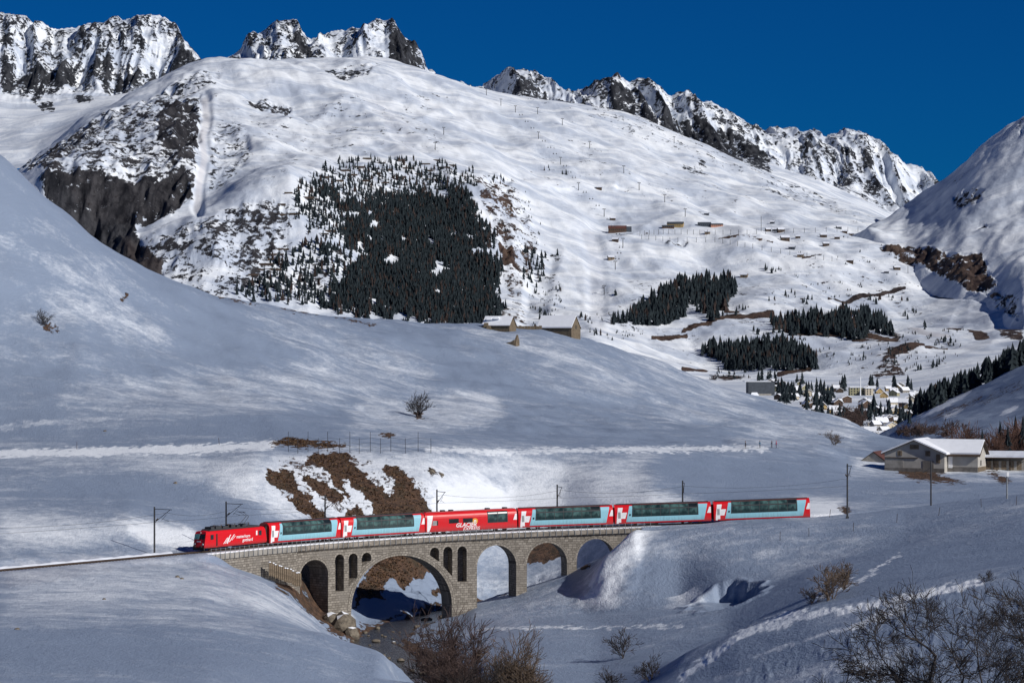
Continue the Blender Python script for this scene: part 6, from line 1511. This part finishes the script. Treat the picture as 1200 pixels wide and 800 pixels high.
# avalanche barriers at the forest's upper and left edges
bar = MB()
bar.box((0, 0, 1.6), (26, 0.5, 3.2), 0)
for k in range(6): bar.box((-11 + k * 4.4, 1.2, 1.2), (0.4, 2.0, 3.0))
bm_ = bar.mesh('avalanche_barrier', M['wood_dark'])
BAR = [(430, 186), (445, 191), (465, 188), (478, 197), (498, 192), (512, 188), (455, 199), (440, 203), (420, 196), (488, 204), (470, 208), (505, 200), (410, 205), (395, 212), (380, 208), (425, 212), (448, 214), (500, 210), (470, 230), (455, 226), (482, 231), (390, 228), (375, 222), (338, 226), (330, 240), (345, 251), (332, 252), (384, 271), (378, 274), (398, 268), (325, 298), (320, 304), (312, 310), (306, 316), (300, 322), (320, 316), (296, 330), (330, 292), (318, 336), (358, 232), (405, 200), (520, 196), (530, 194)]
for u, v in BAR:
    o = bpy.data.objects.new('avalanche_barrier', bm_); COL.objects.link(o); o.location = mtn.hit(u, v + 1); o.scale = (rng.uniform(.5, 1.1), 1, rng.uniform(.8, 1.2)); o.rotation_euler = (0, 0, rng.uniform(-.15, .15))
    tag(o, 'short dark avalanche barrier on the snow %s of the mountain forest' % ('left' if u < 350 else 'at the top edge' if v < 216 else 'at the upper left edge'), 'snow barrier', 'avalanche barriers round the mountain forest')

# ------------------------------------------------------------------ village, huts and lifts
def village_house(w, d, eave, ridge, wallm, along, nwin):
    t = empty('village_house')
    gable(t, w, d, eave, ridge, (wallm, M['wood_dark']), along, 0.8, 0.6, M['snow'], 3.0, 0.3)
    for r_ in range(max(1, int(eave // 2.8))):
        for k in range(nwin):
            x = -w / 2 + w * (k + 0.5) / nwin; s_ = MB(); s_.box((x, -d / 2 - 0.05, 1.5 + r_ * 2.8), (1.2, 0.16, 1.3)); s_.build('window', M['pane'], t)
    rf_ = [c for c in t.children if c.name.startswith('roof')][0]
    MB().box((w * 0.2, d * 0.12, ridge + 0.3), (0.9, 0.9, 2.2)).build('chimney', M['concrete'], rf_)
    return t
M['darkwood'] = M['wood_dark']; M['stonegrey'] = M['concrete']
prot = []
for wm, nm in (('ochre', 'ochre'), ('cream', 'cream'), ('brownwood', 'brown timber'), ('darkwood', 'dark timber'), ('olive', 'olive'), ('stonegrey', 'grey'), ('brownwood', 'brown timber')):
    for al in ('x', 'y'):
        prot.append([village_house(rng.uniform(10, 14), rng.uniform(9, 11), rng.uniform(4.5, 7.0), rng.uniform(8, 10), M[wm], al, 3), nm, False])
VH = [(902, 448), (915, 450), (909, 457), (926, 455), (938, 449), (935, 458), (948, 462), (921, 463), (945, 470), (957, 466), (968, 470), (975, 456), (984, 458), (952, 476), (962, 478), (975, 481), (990, 470), (1022, 456), (1030, 459), (1041, 456), (1052, 454), (1060, 458), (1048, 462), (1036, 464), (1066, 470), (1060, 475), (1070, 478), (1045, 480), (1052, 484), (1062, 487), (1038, 484), (1028, 482), (1040, 492), (1052, 494), (1033, 497), (1044, 501), (1026, 504), (1036, 506), (1022, 497), (996, 486), (931, 466), (913, 466), (981, 474), (1072, 464), (942, 455), (964, 458), (1046, 473), (1020, 507), (1030, 511), (982, 488), (1014, 474)]
VH += [(u + rng.uniform(-7, 7), v + rng.uniform(-3, 3)) for u, v in VH if rng.random() < 0.6]
def where(u, v):
    a = 'upper' if v < 464 else 'lower' if v > 490 else 'middle'
    b = 'left' if u < 950 else 'right' if u > 1030 else 'central'
    return a + ' ' + b
for u, v in VH:
    q_ = rng.choice(prot); p = mtn.hit(u, v + 2)
    if q_[2]: t = copy_tree(q_[0])
    else: t = q_[0]; q_[2] = True
    t.location = p + Vector((0, 0, -0.5)); t.rotation_euler = (0, 0, rng.uniform(-.6, .5)); s_ = rng.uniform(0.52, 0.74) * min(1.15, p.y / 2900 + 0.2); t.scale = (s_,) * 3
    tag(t, '%s house with snowy roof in the %s part of the village' % (q_[1], where(u, v)), 'house', 'houses of the village')
for q_ in prot:
    if not q_[2]:
        for c in list(q_[0].children_recursive): bpy.data.objects.remove(c)
        bpy.data.objects.remove(q_[0])
# the big slate hall above the hill's edge
p = mtn.hit(891, 463); Yh = p.y; sc_ = Yh / F
t = empty('slate_hall', (at(891, 464, Yh).x, Yh, p.z), R(4)); tag(t, 'big slate grey windowless hall above the edge of the hill', 'hall')
wd = 31 * sc_; ht = 16 * sc_
MB().box((0, 0, ht / 2 - 4), (wd, wd * 0.6, ht + 8)).build('wall', M['slate'], t)
MB().box((0, -wd * 0.3 - 0.2, 0.8), (wd * 0.75, 0.4, 2.2)).build('base_strip', M['concrete'], t)
MB().box((-4, 0, ht + 0.35), (wd * 1.0, wd * 0.6, 0.7)).build('roof_snow', M['snow'], t)
MB().box((-wd * 0.28, -wd * 0.36, 1.0), (wd * 0.4, wd * 0.12, ht * 0.32), 0, 0, 0.5).build('snow_heap', M['snow'], t)
# olive apartment block with pale mast
for u, v, w_, h_, mt, lab in ((1006, 463, 22, 9, 'olive', 'wide olive apartment block in the upper village behind the pale mast'), (1018, 463, 9, 8, 'cream', 'cream block with dark openings right of the olive one')):
    p = mtn.hit(u, v); k_ = p.y / F; t = empty('apartment_block', tuple(p), R(3)); tag(t, lab, 'apartment block')
    W_, H_ = w_ * k_, h_ * k_
    MB().box((0, 0, H_ / 2 - 3), (W_, 10, H_ + 6)).build('wall', M[mt], t); MB().box((0, 0, H_ + 0.3), (W_ + 1, 11, 0.6)).build('roof_snow', M['snow'], t)
    for r_ in range(3):
        for c in range(int(W_ / 3.4)): MB().box((-W_ / 2 + 2 + c * 3.3, -5.05, 1.6 + r_ * H_ / 3), (1.5, 0.2, 1.5)).build('window', M['pane'], t)
p = mtn.hit(1006.5, 463); t = empty('pale_mast', tuple(p + Vector((0, -14, 0)))); tag(t, 'tall slim white mast in front of the olive apartment block', 'mast'); MB().tube((0, 0, -1), (0, 0, 19), 0.75, 0.5, 8).build('shaft', M['white'], t); MB().tube((0, 0, 19), (0, 0, 22), 0.5, 0.05, 8).build('tip', M['white'], t)
# village conifers
VT = [(893, 444), (900, 443), (908, 445), (934, 446), (940, 452), (923, 458), (916, 461), (932, 464), (938, 462), (926, 468), (945, 466), (951, 458), (957, 460), (955, 480), (962, 484), (975, 490), (984, 492), (970, 474), (984, 455), (990, 452), (1020, 452), (1028, 452), (1047, 452), (1064, 456), (1024, 484), (1032, 486), (1018, 490), (1050, 488), (1068, 484), (1072, 488), (1058, 492), (1010, 488), (1042, 486), (922, 468), (912, 462), (918, 458), (928, 460), (946, 478), (958, 478), (1055, 500), (1062, 498), (1075, 480), (975, 468), (966, 464)]
VT += [(u + rng.uniform(-5, 5), v + rng.uniform(-2, 5)) for u, v in VT] + [(u + rng.uniform(-6, 6), v - rng.uniform(1, 5)) for u, v in VH[::2]]
for u, v in VT[:88]: 
    p = mtn.hit(u, v + 2); tree_far(p, rng.uniform(11, 20) * min(1.1, p.y / 3000 + 0.15), 'dark conifer in the %s part of the village' % where(u, v), 'conifers among the village houses', rng.uniform(1.0, 1.4))
# huts on the mountain
def hut_proto(mt, rf):
    t = empty('mountain_hut'); gable(t, 10, 7, 3.6, 6.0, (M[mt], M[rf]), 'x', 0.5, 0.35 if rf == 'wood_dark' else 0.15, M['snow_cap'], 3.0, 0.3)
    s_ = MB(); s_.box((0, -3.56, 1.8), (2.0, 0.2, 1.6)); s_.build('door', M['black'], t); return t
hp = [[hut_proto('wood_dark', 'wood_dark'), 'dark timber'], [hut_proto('timber', 'wood_dark'), 'tan timber'], [hut_proto('slate', 'slate'), 'slate grey']]
for h_ in hp: h_.append(False)
HUTS = [(721, 283, 0, 1.0, 'below the long brown lodge'), (716, 304, 1, 1.0, 'beside the lift pylon below the long brown lodge'), (872, 325, 1, 1.1, 'on the open slope above the upper left grove'), (905, 262, 2, 0.8, 'alone on the upper slope right of the tall mast'), (900, 271, 0, 0.9, 'right of the tall slope mast'), (915, 272, 0, 1.2, 'right of the tall slope mast'), (908, 271, 2, .9, 'right of the tall slope mast'),
        (983, 268, 2, 0.9, 'high on the right shoulder of the slope'), (990, 273, 0, 0.9, 'on the right shoulder by the pole fence'), (998, 276, 0, 0.9, 'on the right shoulder by the pole fence'), (935, 279, 0, 0.8, 'right of centre on the slope under the pole fence'), (965, 278, 0, 1.1, 'on the middle slope under the pole fence'), (981, 280, 0, 0.9, 'on the middle slope under the pole fence'), (928, 292, 2, 1.0, 'mid slope above the diagonal pole line'), (938, 301, 1, 1.0, 'on the diagonal pole line'), (996, 308, 0, 1.1, 'on the small rise right of the diagonal pole line'), (968, 288, 0, 1.0, 'on the slope between the two pole lines'), (920, 282, 3, 1.4, 'left of the slope huts'), (1051, 316, 0, 1.0, 'at the top of the brown gully'), (1039, 320, 2, .7, 'left of the brown gully'), (1049, 281, 2, .8, 'on the crest above the brown gully'), (828, 252, 2, .8, 'high on the slope above the chalets'), (702, 222, 0, 1.0, 'near the upper lift pylons'), (718, 258, 0, .9, 'left of the lift line above the long lodge'), (829, 274, 1, .9, 'on the track right of the chalets'), (1000, 376, 0, 1.2, 'behind the right grove'), (1012, 378, 0, 1.0, 'behind the right grove')]
for u, v, k, s_, wh in HUTS:
    h_ = hp[k % 3]; t = copy_tree(h_[0]) if h_[2] else h_[0]; h_[2] = True
    t.location = mtn.hit(u, v); t.rotation_euler = (0, 0, rng.uniform(-.4, .3)); t.scale = (s_ * 1.15,) * 3
    tag(t, 'small %s hut %s' % (h_[1], wh), 'hut', 'huts scattered on the ski slope')
def lodge(u0, u1, vb, vt, mt, rf, lab, extra=None, rz=0.0):
    p = mtn.hit((u0 + u1) / 2, vb); k_ = p.y / F; t = empty('mountain_lodge', tuple(p), rz); tag(t, lab, 'lodge'); w_ = (u1 - u0) * k_; h_ = (vb - vt) * k_
    gable(t, w_, 11, h_ * 0.62, h_, (M[mt], M[rf]), 'x', 0.6, 0.0, None, 4.0, 0.3)
    for k in range(int(w_ / 4)): MB().box((-w_ / 2 + 2.2 + k * 3.9, -5.55, h_ * 0.3), (1.8, 0.2, 1.6)).build('window', M['pane'], t)
    if extra: MB().box((w_ / 2 + extra[0] * k_ / 2, 0, h_ * 0.4), (extra[0] * k_, 10, h_ * 0.95)).build('annex', M[extra[1]], t)
lodge(713, 734, 272, 264.5, 'brownwood', 'rust_roof', 'long brown lodge with slate annex at the foot of the lift', (6, 'slate'))
lodge(782, 801, 266, 260, 'ochre', 'slate', 'chalet with ochre gable in the middle of the ski slope', None, R(-12)); lodge(776, 790, 267, 264, 'brownwood', 'slate', 'low brown chalet left of the one with the ochre gable')
lodge(818, 833, 265, 260.5, 'slate', 'slate', 'slate roofed chalet right of the ochre gable chalet'); lodge(833, 847, 265.5, 262, 'pink', 'slate', 'salmon walled low chalet at the end of the chalet row')
# lift pylons
py_ = MB(); py_.tube((0, 0, -2), (0, 0, 17), 0.8, 0.55, 6); pa = MB(); pa.box((0, 0, 16.6), (7.5, 0.9, 0.8)); pa.box((-3.4, 0, 15.8), (0.9, 2.6, 0.8)); pa.box((3.4, 0, 15.8), (0.9, 2.6, 0.8))
pym, pam = py_.mesh('mast', M['steel']), pa.mesh('cross_arm', M['steel'])
PYL = [[(570, 112), (604, 132), (631, 163), (657, 193), (678, 223), (708, 254), (730, 289), (721, 316)], [(587, 124), (630, 134), (659, 147), (691, 174), (731, 203), (749, 223), (779, 237), (803, 254), (790, 168)], [(716, 380), (708, 345), (510, 176), (520, 158)]]
for li, line in enumerate(PYL):
    for k, (u, v) in enumerate(line):
        p = mtn.hit(u, v); t = empty('lift_pylon', tuple(p), R(40)); t.scale = (0.95,) * 3; tag(t, '%s chairlift pylon on the %s ski slope' % (('grey', 'thin grey', 'lone grey')[li], ('left hand lift line of the', 'right hand lift line of the', 'lower')[li]), 'lift pylon', 'lift pylons on the slope')
        for me, nm in ((pym, 'mast'), (pam, 'cross_arm')):
            o = bpy.data.objects.new(nm, me); COL.objects.link(o); o.parent = t
ch = MB(); ch.box((0, 0, 0), (2.6, 1.4, 1.6)); ch.box((0, 0, 2.4), (0.3, 0.3, 3.4)); chm = ch.mesh('lift_chair', M['steel'])
for line in PYL[:1]:
    for (u0, v0), (u1, v1) in zip(line[1:-1], line[2:]):
        for f in (0.25, 0.5, 0.75):
            for dx in (-3, 3):
                a = mtn.hit(u0, v0); b = mtn.hit(u1, v1); p = a.lerp(b, f); o = bpy.data.objects.new('lift_chair', chm); COL.objects.link(o)
                o.location = p + Vector((dx, 0, 0)); o.location.z = max(p.z + 9, mtn.height(p.x, p.y) + 5); tag(o, 'tiny dark chair hanging on the left hand chairlift', 'lift chair', 'chairs of the left hand chairlift')
p = mtn.hit(892, 271); t = empty('slope_mast', tuple(p)); tag(t, 'tall thin mast standing on the ski slope right of the chalets', 'mast'); MB().tube((0, 0, -2), (0, 0, 30), 0.6, 0.35, 6).build('shaft', M['steel'], t)
p = mtn.hit(1064, 320); t = empty('slope_mast', tuple(p)); tag(t, 'short mast at the brown gully on the right', 'mast'); MB().tube((0, 0, -2), (0, 0, 14), 0.5, 0.35, 6).build('shaft', M['steel'], t)
# railway poles along the mountain line (two rows)
rp_m = MB().tube((0, 0, -1), (0, 0, 9.5), 0.42, 0.34, 5).mesh('line_pole', M['steel'])
for lab, pts, n_ in (('thin pole in the upper row along the mountain railway', [(750, 276), (780, 274), (820, 275), (870, 275), (930, 273), (1000, 271), (1060, 277)], 34), ('thin pole in the lower diagonal row along the mountain railway', [(752, 280), (790, 284), (840, 284), (880, 291), (930, 300), (975, 306)], 24)):
    for k in range(n_):
        f = k / (n_ - 1) * (len(pts) - 1); i = min(len(pts) - 2, int(f)); a, b = pts[i], pts[i + 1]; f -= i
        o = bpy.data.objects.new('line_pole', rp_m); COL.objects.link(o); o.location = mtn.hit(a[0] + (b[0] - a[0]) * f, a[1] + (b[1] - a[1]) * f); tag(o, lab, 'pole', lab.replace('thin pole in', 'poles of'))
# moraine stones and shrubs dotted over the slopes

# stones and tufts poking out of the snow
for u, v, r_, lab in ((20, 737, 0.35, 'small dark stone in the snow at the far left of the foreground'), (122, 702, 0.3, 'small dark stone on the left foreground slope below the track'), (208, 676, 0.45, 'dark stone in the snow just below the locomotive'), (213, 678, 0.35, 'lesser of two dark stones below the locomotive'), (206, 566, 0.5, 'single dark stone on the slope above the locomotive'), (505, 553, 0.9, 'big dark stone right of the brown bank'), (517, 556, 0.7, 'dark stone right of the biggest one beside the brown bank'), (123, 505, 0.4, 'small stone on the hill above the path at left')):
    o = bpy.data.objects.new('stone', rock_mesh(r_, int(u + v), M['boulder'], False)); COL.objects.link(o); o.location = near.hit(u, v); tag(o, lab, 'stone')

gv = []; gf = []; gm = []; sm_ = near.mask[..., 0]; cand = np.argwhere((sm_ > 0.72) & (near.Y > 520) & (near.Y < 620) & (RD > 7) & (near.us[None, :] < 520))
for k in range(2600):
    i, j = cand[rng.randrange(len(cand))]; x = near.X[i, j] + rng.uniform(-.3, .3); y = near.Y[i, j] + rng.uniform(-.3, .3); z = near.Z[i, j]
    h = rng.uniform(0.12, 0.4)
    for b_ in range(3):
        a = rng.uniform(0, 6.28); w_ = rng.uniform(.08, .2); dx, dy = math.cos(a) * w_, math.sin(a) * w_; lx, ly = rng.uniform(-.3, .3), rng.uniform(-.35, .05); n_ = len(gv)
        gv += [(x - dx, y - dy, z - .05), (x + dx, y + dy, z - .05), (x + lx, y + ly, z + h)]; gf.append((n_, n_ + 1, n_ + 2)); gm.append(rng.randrange(3))
me = bpy.data.meshes.new('dry_grass'); me.from_pydata(gv, [], gf)
for nm, c in (('straw_grass', (0.22, 0.14, 0.08)), ('brown_grass', (0.14, 0.08, 0.046)), ('dark_heather', (0.06, 0.040, 0.028))): me.materials.append(simple(nm, c, 0.9, 0.3, 1.5, 0.1))
me.polygons.foreach_set('material_index', gm)
o = bpy.data.objects.new('dry_grass', me); COL.objects.link(o); tag(o, 'dry brown grass and heather on the bare bank above the train', 'grass', None, 'stuff')
